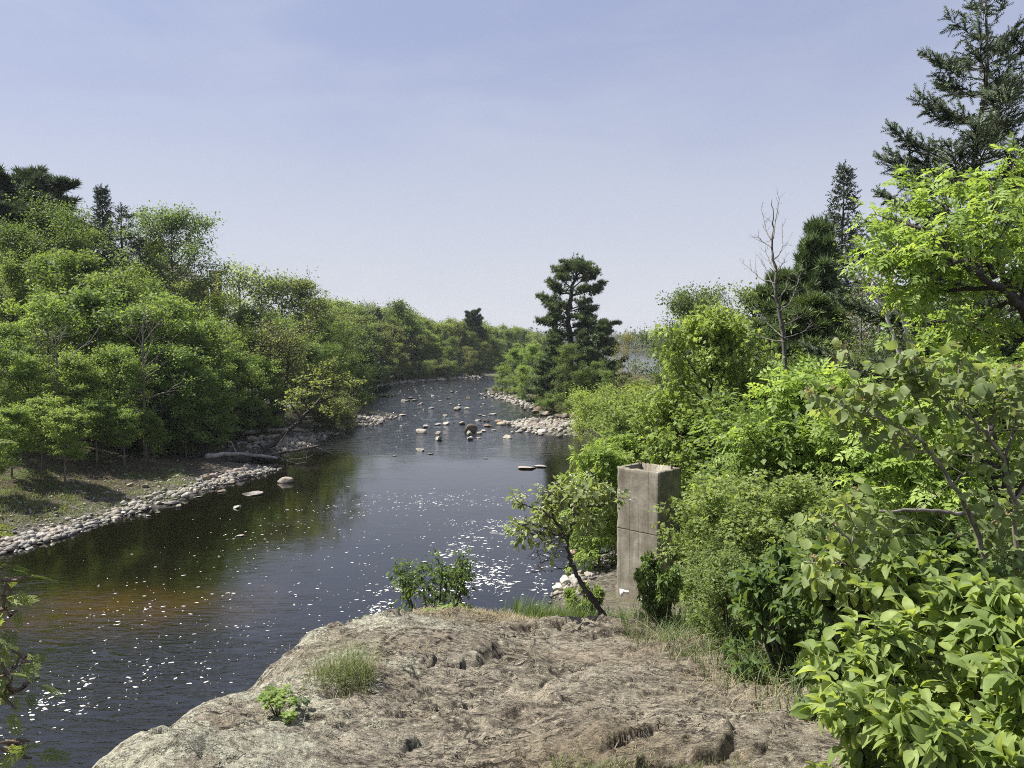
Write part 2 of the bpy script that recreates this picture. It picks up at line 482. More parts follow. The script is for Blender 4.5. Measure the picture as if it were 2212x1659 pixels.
# ------------------------------------------------------------------ the ground: one polar sheet from underfoot to the horizon
def build_ground():
    r = list(.7 * 1.0047 ** np.arange(0, 900)); r = [q for q in r if q < 24]
    q = r[-1]
    while q < 950: q *= 1.022; r.append(q)
    r = np.array(r); 
    th = np.radians(np.concatenate([np.linspace(-88, -41, 70)[:-1], np.linspace(-41, 41, 860), np.linspace(41, 88, 70)[1:]])); nth = len(th)
    R, T = np.meshgrid(r, th, indexing='ij')
    X = R * np.sin(T); Y = R * np.cos(T) - .0
    z, d, w = ground(X.ravel(), Y.ravel())
    V = np.stack([X.ravel(), Y.ravel(), z], 1)
    i = np.arange(len(r) - 1)[:, None] * nth; j = np.arange(nth - 1)[None]
    F = np.stack([i + j, i + nth + j, i + nth + j + 1, i + j + 1], -1).reshape(-1, 4)
    rock = w * (1 - sstep(3.5, 7.5, V[:, 0] + .5 * pnoise(V[:, 0], V[:, 1], 4))) * (1 - sstep(11.5, 13.5, V[:, 1]) * .3)
    # thin soil and dead grass lie in the hollows of the outcrop
    lo = outcrop(V[:, 0], V[:, 1], False); dz = V[:, 2] - lo
    soil = sstep(.35, .75, fbm(V[:, 0] * 1.1 + 2, V[:, 1] * 1.1, 3, 91) + .9 * sstep(.0, -.08, dz) - .45) * w
    soil = np.maximum(soil, .9 * np.exp(-(((V[:, 0] - .35) / .45) ** 2 + ((V[:, 1] - 3.0) / .35) ** 2)))
    soil = np.maximum(soil, .9 * np.exp(-(((V[:, 0] - 1.55) / .5) ** 2 + ((V[:, 1] - 6.6) / 2.0) ** 2)))
    soil = np.maximum(soil, .95 * np.exp(-(((V[:, 0] + .6) / .8) ** 2 + ((V[:, 1] - 8.6) / .7) ** 2)))
    soil = np.maximum(soil, .95 * np.exp(-(((V[:, 0] - 1.6) / 1.4) ** 2 + ((V[:, 1] - 9.5) / .8) ** 2)))
    mb = MB(); mb.add(V, F)
    m, nt = newmat('ground_surface')
    ge = nd(nt, 'ShaderNodeNewGeometry'); P = ge.outputs['Position']
    rk = attr(nt, 'rock'); so = attr(nt, 'soil'); sd = attr(nt, 'inland')
    mp = nd(nt, 'ShaderNodeMapping', {'Vector': P, 'Rotation': (0, 0, math.radians(-24)), 'Scale': (1, 2.2, 1)})
    a1 = noise_n(nt, mp.outputs[0], 1.7, 7, .7); a2 = noise_n(nt, mp.outputs[0], 8, 7, .72); a3 = noise_n(nt, mp.outputs[0], 34, 5, .72)
    fv = nd(nt, 'ShaderNodeTexVoronoi', {'Vector': mp.outputs[0], 'Scale': 13.0}); fh = nd(nt, 'ShaderNodeSeparateColor', {0: fv.outputs['Color']}).outputs[0]
    fv2 = nd(nt, 'ShaderNodeTexVoronoi', {'Vector': mp.outputs[0], 'Scale': 37.0}); fh2 = nd(nt, 'ShaderNodeSeparateColor', {0: fv2.outputs['Color']}).outputs[0]
    a4 = noise_n(nt, P, .9, 3, .5)
    rc = mixc(nt, mrange(nt, a1, .38, .62), (.135, .118, .090), (.285, .255, .198))
    rc = mixc(nt, mrange(nt, a3, .46, .62, 0, .55), rc, (.345, .305, .225))
    rc = mixc(nt, mrange(nt, a3, .44, .32, 0, .6), rc, (.075, .06, .047))
    rc = mixc(nt, mrange(nt, a2, .50, .60, 0, .65), rc, (.32, .28, .205))
    rc = mixc(nt, mrange(nt, a2, .455, .40, 0, .8), rc, (.055, .044, .035))
    rc = mixc(nt, mrange(nt, a4, .5, .7, 0, .45), rc, (.20, .155, .11))
    vx = nd(nt, 'ShaderNodeTexVoronoi', {'Vector': mp.outputs[0], 'Scale': 3.1, 'Randomness': 1.0}, feature='DISTANCE_TO_EDGE')
    wob = mth(nt, 'ADD', vx.outputs[0], mth(nt, 'MULTIPLY', mth(nt, 'SUBTRACT', a2, .5), .25))
    crack = mth(nt, 'MULTIPLY', mrange(nt, wob, .0, .03, 1, 0), mrange(nt, noise_n(nt, P, 1.3, 3), .46, .58))
    rc = mixc(nt, mth(nt, 'MULTIPLY', crack, .8), rc, (.022, .017, .013))
    rc = mixc(nt, 1.0, rc, mixc(nt, mth(nt, 'ADD', mth(nt, 'MULTIPLY', fh, .55), mth(nt, 'MULTIPLY', fh2, .45)), (.72, .72, .72), (1.25, 1.25, 1.25)), 'MULTIPLY')
    grit = noise_n(nt, P, 150, 3, .7); mp2 = nd(nt, 'ShaderNodeMapping', {'Vector': P, 'Rotation': (0, 0, math.radians(-31)), 'Scale': (1, 2.6, 1.4)})
    rc = mixc(nt, 1.0, rc, mixc(nt, mrange(nt, grit, .3, .7, 0, 1, False), (.55, .55, .55), (1.5, 1.5, 1.5)), 'MULTIPLY')
    for sc_, wd, st_ in ((2.6, .009, .85), (6.5, .012, .55), (15.0, .014, .3)):      # hairline fissures along the foliation
        q = noise_n(nt, mp2.outputs[0], sc_, 5, .55); ln = mrange(nt, mth(nt, 'ABSOLUTE', mth(nt, 'SUBTRACT', q, .5)), 0, wd, 1, 0)
        gate = mrange(nt, noise_n(nt, P, sc_ * .45 + 1, 2), .47, .56)
        ln = mth(nt, 'MULTIPLY', ln, gate); rc = mixc(nt, mth(nt, 'MULTIPLY', ln, st_), rc, (.018, .014, .010)); fiss = ln if sc_ == 2.6 else mth(nt, 'MAXIMUM', fiss, ln)
    fk = nd(nt, 'ShaderNodeTexVoronoi', {'Vector': mp2.outputs[0], 'Scale': 26.0}); fr_ = nd(nt, 'ShaderNodeSeparateColor', {0: fk.outputs['Color']})
    fleck = mth(nt, 'MULTIPLY', mrange(nt, fr_.outputs[0], .80, .84), mrange(nt, fk.outputs[0], .45, .25))
    rc = mixc(nt, mth(nt, 'MULTIPLY', fleck, .7), rc, (.46, .42, .33))
    # lichen: pale crusts, thick on the river side
    sx = nd(nt, 'ShaderNodeSeparateXYZ', {0: P})
    side = mrange(nt, sx.outputs[0], .6, -1.5, 0, .125)
    l1 = noise_n(nt, P, 1.7, 3, .6); l2 = noise_n(nt, P, 9, 6, .75); l3 = noise_n(nt, P, 45, 4, .7)
    lv = mth(nt, 'ADD', mth(nt, 'ADD', mth(nt, 'MULTIPLY', l1, .42), mth(nt, 'MULTIPLY', l2, .42)), mth(nt, 'MULTIPLY', l3, .16))
    lich = mrange(nt, mth(nt, 'ADD', lv, side), .59, .64)
    lc = mixc(nt, mrange(nt, l3, .35, .65), (.27, .265, .19), (.50, .49, .385))
    rc = mixc(nt, mth(nt, 'MULTIPLY', lich, .85), rc, lc)
    # soil with dead grass
    s1 = noise_n(nt, P, 28, 6, .75)
    sc = mixc(nt, mrange(nt, s1, .3, .7), (.09, .07, .046), (.27, .215, .135))
    near = mixc(nt, mth(nt, 'MULTIPLY', so, mrange(nt, mth(nt, 'ADD', s1, mth(nt, 'MULTIPLY', a2, .6)), .55, .85, .25, 1)), rc, sc)
    # the banks: bleached gravel at the edge, litter and moss inland
    g1 = nd(nt, 'ShaderNodeTexVoronoi', {'Vector': P, 'Scale': 5.0}); g2 = nd(nt, 'ShaderNodeTexVoronoi', {'Vector': P, 'Scale': 14.0})
    gv = nd(nt, 'ShaderNodeSeparateColor', {0: g1.outputs['Color']}).outputs[0]
    gv2 = nd(nt, 'ShaderNodeSeparateColor', {0: g2.outputs['Color']}).outputs[1]
    gr = mixc(nt, mrange(nt, mth(nt, 'ADD', gv, gv2), .3, 1.7), (.05, .045, .037), (.24, .22, .185))
    b1 = noise_n(nt, P, .9, 5, .6); b2 = noise_n(nt, P, 9, 4, .6)
    lit = mixc(nt, mrange(nt, b2, .35, .65), (.045, .036, .024), (.11, .085, .052))
    gs = mixc(nt, mrange(nt, b2, .3, .7), (.055, .075, .022), (.13, .15, .05))
    inl = mixc(nt, mrange(nt, b1, .50, .62), lit, gs)
    edge = mth(nt, 'ADD', sd, mth(nt, 'MULTIPLY', mth(nt, 'SUBTRACT', b1, .5), 5.0))
    bank = mixc(nt, mrange(nt, edge, .7, 2.8), gr, inl)
    wet = mrange(nt, mth(nt, 'ADD', sx.outputs[2], mth(nt, 'MULTIPLY', mth(nt, 'SUBTRACT', b2, .5), .1)), .10, .02)
    allc = mixc(nt, rk, bank, near)
    allc = mixc(nt, mth(nt, 'MULTIPLY', wet, .75), allc, (.03, .025, .02))
    hgt = mth(nt, 'ADD', mth(nt, 'MULTIPLY', a2, .7), mth(nt, 'ADD', mth(nt, 'MULTIPLY', a3, .3), mth(nt, 'ADD', mth(nt, 'MULTIPLY', fh, .28), mth(nt, 'MULTIPLY', fh2, .14))))
    hgt = mth(nt, 'SUBTRACT', mth(nt, 'ADD', hgt, mth(nt, 'MULTIPLY', a1, .5)), mth(nt, 'MULTIPLY', crack, .5))
    hgt = mth(nt, 'ADD', hgt, mth(nt, 'MULTIPLY', lich, .1))
    hgt = mth(nt, 'ADD', mth(nt, 'SUBTRACT', hgt, mth(nt, 'MULTIPLY', fiss, .55)), mth(nt, 'MULTIPLY', grit, .10))
    bp = nd(nt, 'ShaderNodeBump', {'Height': hgt, 'Strength': 1.0, 'Distance': .055})
    pr = nd(nt, 'ShaderNodeBsdfPrincipled', {'Base Color': allc, 'Roughness': mrange(nt, wet, 0, 1, .9, .45), 'Specular IOR Level': .25, 'Normal': bp.outputs[0]})
    nd(nt, 'ShaderNodeOutputMaterial', {'Surface': pr.outputs[0]})
    o = link('ground', mb.mesh('ground', m, True, {'rock': rock, 'soil': soil, 'inland': d}))
    tag(o, kind='structure')
    return o
build_ground()

# ------------------------------------------------------------------ the river and the lake beyond: one level sheet
def build_water():
    r = np.concatenate([np.linspace(0, 20, 11)[1:], np.geomspace(20.3, 30, 40), 30 * 1.0065 ** np.arange(1, 260), 30 * 1.0065 ** 259 * 1.09 ** np.arange(1, 20)])
    th = np.concatenate([np.radians(np.linspace(-180, -32, 30))[:-1], np.radians(np.linspace(-32, 24, 330)), np.radians(np.linspace(24, 180, 30))[1:-1]])
    n = len(th); R, T = np.meshgrid(r, th, indexing='ij'); X = (R * np.sin(T)).ravel(); Y = (R * np.cos(T)).ravel()
    amp = sstep(36, 54, Y + 5 * pnoise(X * .12, Y * .12, 2)) * sstep(175, 125, Y) * (.35 + .65 * sstep(-.4, .3, pnoise(X * .16, Y * .1, 12)))
    Z = amp * (.060 * fbm(X * .55, Y * .75, 4, 5, .62) + .035 * fbm(X * 1.2, Y * .3, 2, 6, .5))
    mb = MB(); V = np.vstack([[[0, 0, 0]], np.stack([X, Y, Z], 1)]); j = np.arange(n)
    mb.add(V, np.stack([np.zeros(n, int), 1 + (j + 1) % n, 1 + j], 1)); i = (1 + np.arange(len(r) - 1) * n)[:, None]; jn = ((j + 1) % n)[None]; j = j[None]
    F4 = np.stack([i + j, i + jn, i + n + jn, i + n + j], -1).reshape(-1, 4); mb.f4.append(F4); mb.t4.append(np.full(len(F4), .5))
    m, nt = newmat('river_water')
    ge = nd(nt, 'ShaderNodeNewGeometry'); P = ge.outputs['Position']; sx = nd(nt, 'ShaderNodeSeparateXYZ', {0: P})
    X, Y = sx.outputs[0], sx.outputs[1]
    wob = noise_n(nt, P, .12, 3, .5)
    yy = mth(nt, 'ADD', Y, mth(nt, 'MULTIPLY', mth(nt, 'SUBTRACT', wob, .5), 14))
    rapid = mth(nt, 'MULTIPLY', mrange(nt, yy, 34, 56), mrange(nt, yy, 190, 135))
    nearb = mth(nt, 'MULTIPLY', mrange(nt, mth(nt, 'ADD', yy, mth(nt, 'MULTIPLY', X, .5)), 15.5, 9.5), 1.0)
    lake = mrange(nt, Y, 140, 220, 0, .35)
    calm = mrange(nt, noise_n(nt, P, .35, 3, .6), .42, .62, .3, 1.0)
    mp = nd(nt, 'ShaderNodeMapping', {'Vector': P, 'Rotation': (0, 0, math.radians(14)), 'Scale': (.55, 1.5, 1)})
    mpr = nd(nt, 'ShaderNodeMapping', {'Vector': P, 'Rotation': (0, 0, math.radians(-6)), 'Scale': (.45, 1.0, 1)})
    w1 = noise_n(nt, mp.outputs[0], 3.2, 4, .55, .9); w2_ = noise_n(nt, mp.outputs[0], 9.0, 3, .5, .3)
    mps = nd(nt, 'ShaderNodeMapping', {'Vector': P, 'Rotation': (0, 0, math.radians(28)), 'Scale': (.55, 1.8, 1)})
    w3 = noise_n(nt, mps.outputs[0], 2.0, 4, .5, 2.2)
    w4 = noise_n(nt, mpr.outputs[0], 2.1, 6, .66, .8)
    h = mth(nt, 'MULTIPLY', mth(nt, 'ADD', mth(nt, 'MULTIPLY', w1, .35), mth(nt, 'MULTIPLY', w2_, .12)), mth(nt, 'MULTIPLY', calm, .05))
    h = mth(nt, 'ADD', h, mth(nt, 'MULTIPLY', mth(nt, 'MULTIPLY', w3, nearb), .085))
    h = mth(nt, 'ADD', h, mth(nt, 'MULTIPLY', mth(nt, 'MULTIPLY', w4, rapid), .5))
    h = mth(nt, 'ADD', h, mth(nt, 'MULTIPLY', mth(nt, 'MULTIPLY', w1, lake), .08))
    bp = nd(nt, 'ShaderNodeBump', {'Height': h, 'Strength': 1.0, 'Distance': .28})
    # tea-coloured water over a pale sand bar near the left bank
    c = wat(275, 1312)
    ex = mth(nt, 'DIVIDE', mth(nt, 'SUBTRACT', X, float(c[0])), 3.0); ey = mth(nt, 'DIVIDE', mth(nt, 'SUBTRACT', Y, float(c[1])), 1.7)
    rr = mth(nt, 'SQRT', mth(nt, 'ADD', mth(nt, 'MULTIPLY', ex, ex), mth(nt, 'MULTIPLY', ey, ey)))
    bar = mrange(nt, mth(nt, 'ADD', rr, mth(nt, 'MULTIPLY', mth(nt, 'SUBTRACT', noise_n(nt, P, .8, 4, .6), .5), 1.5)), 1.5, -.3)
    base = mixc(nt, bar, (.0045, .0040, .0022), (.042, .022, .006))
    base = mixc(nt, mrange(nt, noise_n(nt, P, .5, 4), .55, .75, 0, .5), base, (.012, .011, .004))
    pr = nd(nt, 'ShaderNodeBsdfPrincipled', {'Base Color': base, 'Roughness': .07, 'IOR': 1.7, 'Specular IOR Level': .5, 'Normal': bp.outputs[0]})
    nd(nt, 'ShaderNodeOutputMaterial', {'Surface': pr.outputs[0]})
    o = link('river_water', mb.mesh('river_water', m, True)); tag(o, kind='structure')
build_water()

# ------------------------------------------------------------------ sky, sun, camera
SUN_EL, SUN_AZ = math.radians(56), math.radians(-78)      # azimuth from straight ahead, negative to the left
def build_light():
    w = bpy.data.worlds.new('World'); SC.world = w; w.use_nodes = True
    nt = w.node_tree; nt.nodes.clear()
    sky = nd(nt, 'ShaderNodeTexSky', sky_type='NISHITA', sun_disc=False, sun_elevation=SUN_EL, sun_rotation=SUN_AZ,
             altitude=200.0, air_density=1.0, dust_density=1.2, ozone_density=3.0)
    tint = mixc(nt, 1.0, sky.outputs[0], SKY_TINT, 'MULTIPLY')
    tc = nd(nt, 'ShaderNodeTexCoord').outputs['Generated']; zc = nd(nt, 'ShaderNodeSeparateXYZ', {0: tc}).outputs[2]
    mp = nd(nt, 'ShaderNodeMapping', {'Vector': tc, 'Scale': (1.0, 1.0, 3.2), 'Rotation': (0, .25, .4)})
    cl = mth(nt, 'ADD', mth(nt, 'MULTIPLY', noise_n(nt, mp.outputs[0], 1.7, 5, .55, .4), .7), mth(nt, 'MULTIPLY', noise_n(nt, mp.outputs[0], 5.0, 6, .6, .8), .3))
    up = mrange(nt, zc, .02, .42)
    pale = mixc(nt, up, SKY_LOW, SKY_HIGH)                      # thin high cloud and summer haze whiten the whole sky
    pale = mixc(nt, mrange(nt, cl, .40, .66, 0, .6), pale, SKY_WISP)
    tint = mixc(nt, mrange(nt, zc, .0, .5, .92, .66), tint, pale)
    bg = nd(nt, 'ShaderNodeBackground', {'Color': tint, 'Strength': SKY_STRENGTH})
    nd(nt, 'ShaderNodeOutputWorld', {'Surface': bg.outputs[0]})
    l = bpy.data.lights.new('sun', 'SUN'); l.energy = 3.7; l.angle = math.radians(.53); l.color = (1, .955, .87)
    o = bpy.data.objects.new('sun', l); COL.objects.link(o)
    d = Vector((math.sin(SUN_AZ) * math.cos(SUN_EL), math.cos(SUN_AZ) * math.cos(SUN_EL), math.sin(SUN_EL)))
    o.rotation_euler = d.to_track_quat('Z', 'Y').to_euler(); o.location = (-20, 0, 40)
SKY_TINT = (.80, .76, .78, 1); SKY_STRENGTH = .078; SKY_LOW = (3.25, 3.32, 3.62, 1); SKY_HIGH = (2.0, 2.15, 3.05, 1); SKY_WISP = (2.9, 3.0, 3.45, 1)
build_light()
cam = bpy.data.cameras.new('camera'); cam.sensor_width = 36; cam.lens = 36 * FPX / 2212; cam.clip_start = .05; cam.clip_end = 5000
co = bpy.data.objects.new('camera', cam); COL.objects.link(co); co.location = (0, 0, EYE)
co.rotation_euler = (math.pi / 2 - PITCH, 0, 0); SC.camera = co
SC.view_settings.view_transform = 'Standard'; SC.view_settings.look = 'None'; SC.view_settings.exposure = 1.45; SC.view_settings.gamma = 1
SC.view_settings.use_curve_mapping = False
SC.render.engine = 'CYCLES'
cy = SC.cycles; cy.max_bounces = 8; cy.diffuse_bounces = 5; cy.glossy_bounces = 3; cy.transmission_bounces = 3; cy.transparent_max_bounces = 4
cy.caustics_reflective = False; cy.caustics_refractive = False; cy.use_denoising = False; cy.use_adaptive_sampling = False; cy.pixel_filter_type = 'BLACKMAN_HARRIS'; cy.filter_width = 1.0; cy.sample_clamp_indirect = 2.5
# ------------------------------------------------------------------ trees: generators
def limb_curve(p0, d, L, curve, wander, rng, n=6):
    t = np.linspace(0, 1, n)[:, None]
    P = p0 + d * L * t + np.array([0, 0, 1.]) * curve * L * t * t
    return P + rng.normal(0, 1, (n, 3)) * wander * L * t

def foliate(mbW, mbL, limbs, rng, ns, sublen, nt, nleaf, ls, tpl, sig, flat=.5, droop=.25, upn=.9, outw=.5, tw_r=.006, sub_r=.4,
            start=.3, k=3, tintspread=.5, pine=False, subup=.25, twigs=True, lsv=.38):
    """limbs: list of (P, r0, r1). Side branches leave each limb, twigs leave the side branches, leaves sit round the twig ends."""
    A = []; T = []; LL = []; RR = []
    for P, r0, r1 in limbs:
        P = np.asarray(P); seg = len(P) - 1
        L = np.sum(np.linalg.norm(np.diff(P, axis=0), axis=1))
        t = np.linspace(start, 1, ns) + rng.uniform(-.03, .03, ns); t = np.clip(t, 0, .999) * seg
        i = t.astype(int); f = (t - i)[:, None]
        A.append(P[i] * (1 - f) + P[i + 1] * f); T.append(nrm(P[i + 1] - P[i]))
        LL.append(np.full(ns, 1.) * (sublen if sublen > 0 else -sublen * L) * (1.15 - .55 * t / seg)); RR.append(r0 + (r1 - r0) * t / seg)
    A = np.concatenate(A); T = np.concatenate(T); LL = np.concatenate(LL) * rng.uniform(.6, 1.25, len(A)); RR = np.concatenate(RR)
    n = len(A)
    if pine:
        side = nrm(np.cross(T, np.array([0, 0, 1.]))) * np.where(np.arange(n) % 2, 1, -1)[:, None]
        D = nrm(T * .75 + side * rng.uniform(.3, 1.1, (n, 1)) + rng.normal(0, .15, (n, 3)) + np.array([0, 0, subup]))
    else:
        D = nrm(T * .6 + rng.normal(0, .75, (n, 3)) * np.array([1, 1, .7]) + np.array([0, 0, subup]))
    M = A + D * LL[:, None] * .5 + rng.normal(0, .06, (n, 3)) * LL[:, None]
    E = A + D * LL[:, None] + np.array([0, 0, 1.]) * (LL * rng.uniform(-.12, .2, n))[:, None]
    r = np.maximum(RR * sub_r, tw_r * 1.6)
    if mbW is not None:
        sticks(mbW, A, M, r, r * .65, k); sticks(mbW, M, E, r * .65, np.maximum(r * .25, tw_r * .6), k)
    # twigs
    q = rng.uniform(.25, 1.05, (n, nt)); base = np.where(q[..., None] < .5, A[:, None] + (M - A)[:, None] * (q * 2)[..., None],
                                                        M[:, None] + (E - M)[:, None] * (q * 2 - 1)[..., None])
    off = nrm(rng.normal(0, 1, (n, nt, 3)) + D[:, None] * .7 + np.array([0, 0, subup])) * (LL[:, None] * rng.uniform(.12, .42, (n, nt)))[..., None]
    tip = base + off
    if mbW is not None and twigs:
        sticks(mbW, base.reshape(-1, 3), tip.reshape(-1, 3), tw_r, tw_r * .5, 3)
    if nleaf <= 0: return tip.reshape(-1, 3)
    C = tip.reshape(-1, 3); OD = nrm(off.reshape(-1, 3)); m = len(C)
    P = np.repeat(C, nleaf, 0); O = np.repeat(OD, nleaf, 0)
    g = rng.normal(0, 1, (len(P), 3)) * np.array([1, 1, flat]) * sig
    P = P + g - O * rng.uniform(0, 1, (len(P), 1)) * sig * 1.2
    hz = nrm(np.where(np.abs(g) > 1e-9, g, 1e-6) / sig)
    D = nrm(O * outw + hz * .75 + np.array([0, 0, -droop]) + rng.normal(0, .3, (len(P), 3)))
    if pine: D = nrm(O * .8 + np.array([0, 0, .65]) + rng.normal(0, .35, (len(P), 3)))
    N = nrm(np.array([0, 0, upn]) + rng.normal(0, .42, (len(P), 3)) + O * .15)
    ct = np.repeat(np.clip(rng.normal(.5, .17, m), 0, 1), nleaf)
    ti = np.clip(ct + rng.normal(0, .16 * tintspread * 2, len(P)), 0, 1)
    S = ls * rng.uniform(1 - lsv, 1 + lsv, len(P))
    if isinstance(tpl, list):
        w = rng.integers(0, len(tpl), len(P))
        for k_, tp in enumerate(tpl): inst(mbL, tp, P[w == k_], D[w == k_], N[w == k_], S[w == k_], ti[w == k_])
    else: inst(mbL, tpl, P, D, N, S, ti)
    return C

def gen_broad(seed, H, R, cb=.25, nl=16, ns=7, nt=5, nleaf=9, ls=.15, tpl=LEAF, flat=.5, shape='round', stems=1, lean=(0, 0), up=.45,
              rt=None, sig=None, droop=.25, sublen=None, spread=.6, wander=.05, twigs=False, start=.3, tw_r=.007, kt=7, upn=.9, subup=.25, outw=.5):
    rng = np.random.default_rng(seed); W = MB(); Lf = MB(); limbs = []
    rt = rt or H * .016; sig = sig or R * .1
    for s in range(stems):
        sa = 2 * math.pi * s / stems + rng.uniform(-.4, .4); hs = H * (1 if s == 0 else rng.uniform(.72, 1.0))
        n = 9; t = np.linspace(0, 1, n)
        sp = spread * R if stems > 1 else 0
        P = np.stack([lean[0] * H * t ** 1.5 + math.cos(sa) * sp * t ** .8, lean[1] * H * t ** 1.5 + math.sin(sa) * sp * t ** .8, -.35 + (hs * .93 + .35) * t], 1)
        P[1:, :2] += np.cumsum(rng.normal(0, wander * H / n * .5, (n - 1, 2)), axis=0)
        rs = rt * (1 if stems == 1 else .7); rad = rs * (1 - t) ** .8 + .012; rad[0] *= 1.35
        add_tube(W, P, rad, kt)
        nls = max(3, nl // stems)
        for i in range(nls):
            u = cb + (1 - cb) * ((i + rng.uniform(.1, .9)) / nls)
            u = min(u, .985); x = u * (n - 1); j = int(x); f = x - j
            p0 = P[j] * (1 - f) + P[min(j + 1, n - 1)] * f
            hr = (u - cb) / (1 - cb)
            pr = {'round': math.sqrt(max(.06, 1 - (1.55 * hr - .62) ** 2)), 'oval': math.sqrt(max(.05, 1 - (1.8 * hr - .75) ** 2)),
                  'cone': 1.02 - .92 * hr, 'vase': .45 + .55 * math.sin(math.pi * min(.95, .15 + .75 * hr)), 'flat': .9}[shape]
            az = i * 2.39996 + sa + rng.uniform(-.5, .5)
            el = (-.05 + 1.15 * hr ** 1.2) * up * 2 + rng.uniform(-.15, .2)
            el = min(el, 1.45)
            L = R * pr * rng.uniform(.72, 1.12) * (.75 if stems > 1 else 1)
            L = L / max(math.cos(el), .45) if el > 0 else L
            L = min(L, (1.04 - u) * H * .9 / max(math.sin(el), .12)) if el > .5 else L
            d = np.array([math.cos(az) * math.cos(el), math.sin(az) * math.cos(el), math.sin(el)])
            Q = limb_curve(p0, d, L, .12, .03, rng)
            r0 = min(rad[j] * .6, .5 * rs); limbs.append((Q, r0, r0 * .25)); add_tube(W, Q, np.linspace(r0, r0 * .25, len(Q)), 5)
        limbs.append((P[-4:], rad[-4] * .6, .01))
    foliate(W, Lf, limbs, rng, ns, sublen or R * .42, nt, nleaf, ls, tpl, sig, flat, droop, twigs=twigs, start=start, tw_r=tw_r, upn=upn, subup=subup, outw=outw)
    return W, Lf

def gen_spruce(seed, H, R, cb=.1, whorl=.38, per=5, shoot=.3, tpl=SHOOT_FAR, droop=.18, prof=None, dens=1.0, gap=.1, rt=None, side=.5, clumpy=False, bare=.0):
    rng = np.random.default_rng(seed); W = MB(); Lf = MB()
    rt = rt or H * .012; t = np.linspace(0, 1, 8)
    TP = np.stack([rng.normal(0, .01 * H, 8) * t * (1 - t) * 2, rng.normal(0, .01 * H, 8) * t * (1 - t) * 2, -.3 + (H + .3) * t], 1)
    add_tube(W, TP, rt * (1 - t) + .012, 7)
    prof = prof or (lambda h: (1 - h) ** .85)
    z = cb * H; P_, D_, N_, S_ = [], [], [], []; A_, B_, r_ = [], [], []
    while z < H * .985:
        h = (z - cb * H) / (H * (1 - cb)); Lr = R * prof(h)
        for k in range(per):
            if rng.uniform() < gap: continue
            az = 2 * math.pi * (k + rng.uniform(-.3, .3)) / per + z * 3.1
            L = Lr * rng.uniform(.65, 1.12) + .1; e = (.5 * h - droop * (1 - h)) + rng.uniform(-.1, .1)
            hd = np.array([math.cos(az), math.sin(az), 0]); n = 6; s = np.linspace(0, 1, n)
            zz = z + rng.uniform(-.4, .4) * whorl
            Q = np.array([np.interp(zz, TP[:, 2], TP[:, 0]), np.interp(zz, TP[:, 2], TP[:, 1]), zz]) + hd * (L * s)[:, None]
            Q[:, 2] += L * (math.sin(e) * s - droop * 1.3 * s * (1 - s) * 1.6 + .16 * s ** 3)
            Q[1:] += rng.normal(0, .018 * L, (n - 1, 3))
            r0 = max(.006, .013 * L)
            A_.append(Q[:-1]); B_.append(Q[1:]); r_.append(np.linspace(r0, r0 * .3, n - 1))
            ins = bare + rng.uniform(0, .15)
            m = max(4, int(L / (shoot * .42) * dens))
            for q in range(m):
                f = ins + (1 - ins) * (q + rng.uniform(0, 1)) / m
                if clumpy and f < .45 and rng.uniform() < .7: continue
                x = min(f, .999) * (n - 1); j = int(x); p = Q[j] + (Q[j + 1] - Q[j]) * (x - j); tg = nrm(Q[j + 1] - Q[j])
                sl = (L * side * (1.05 - f) * (1 if not clumpy else .75) + shoot * .6) * rng.uniform(.6, 1.1)
                sd = nrm(np.cross(tg, [0, 0, 1])) * (1 if q % 2 else -1)
                d2 = nrm(tg * .75 + sd * rng.uniform(.4, 1.1) + np.array([0, 0, -.2 + (.35 if clumpy else 0)]) + rng.normal(0, .15, 3))
                ns_ = max(1, int(sl / (shoot * .55)))
                if sl > shoot: A_.append(p[None]); B_.append((p + d2 * sl)[None]); r_.append(np.array([max(.004, r0 * .3)]))
                for w in range(ns_):
                    pp = p + d2 * sl * (w + .2) / ns_
                    P_.append(pp); D_.append(d2 + rng.normal(0, .38, 3) + np.array([0, 0, rng.uniform(-.35, .1 + (.35 if clumpy else 0))])); N_.append(rng.normal(0, .3, 3) + np.array([0, 0, 1])); S_.append(shoot * rng.uniform(.75, 1.2))
            P_.append(Q[-1] - tg_end(Q) * shoot * .4); D_.append(tg_end(Q)); N_.append(np.array([0, 0, 1.])); S_.append(shoot * 1.1)
        z += whorl * (1 - .45 * h) * rng.uniform(.8, 1.2)
    for q in range(4): P_.append(np.array([TP[-1][0], TP[-1][1], H - shoot * q * .5])); D_.append(np.array([0, 0, 1.]) + rng.normal(0, .1, 3)); N_.append(np.array([1., 0, 0])); S_.append(shoot)
    sticks(W, np.concatenate(A_), np.concatenate(B_), np.concatenate(r_), np.concatenate(r_) * .75, 4)
    P_ = np.array(P_); ti = np.clip(rng.normal(.5, .2, len(P_)), 0, 1)
    inst(Lf, tpl, P_, np.array(D_), np.array(N_), np.array(S_), ti)
    return W, Lf
def tg_end(Q): return nrm(Q[-1] - Q[-2])

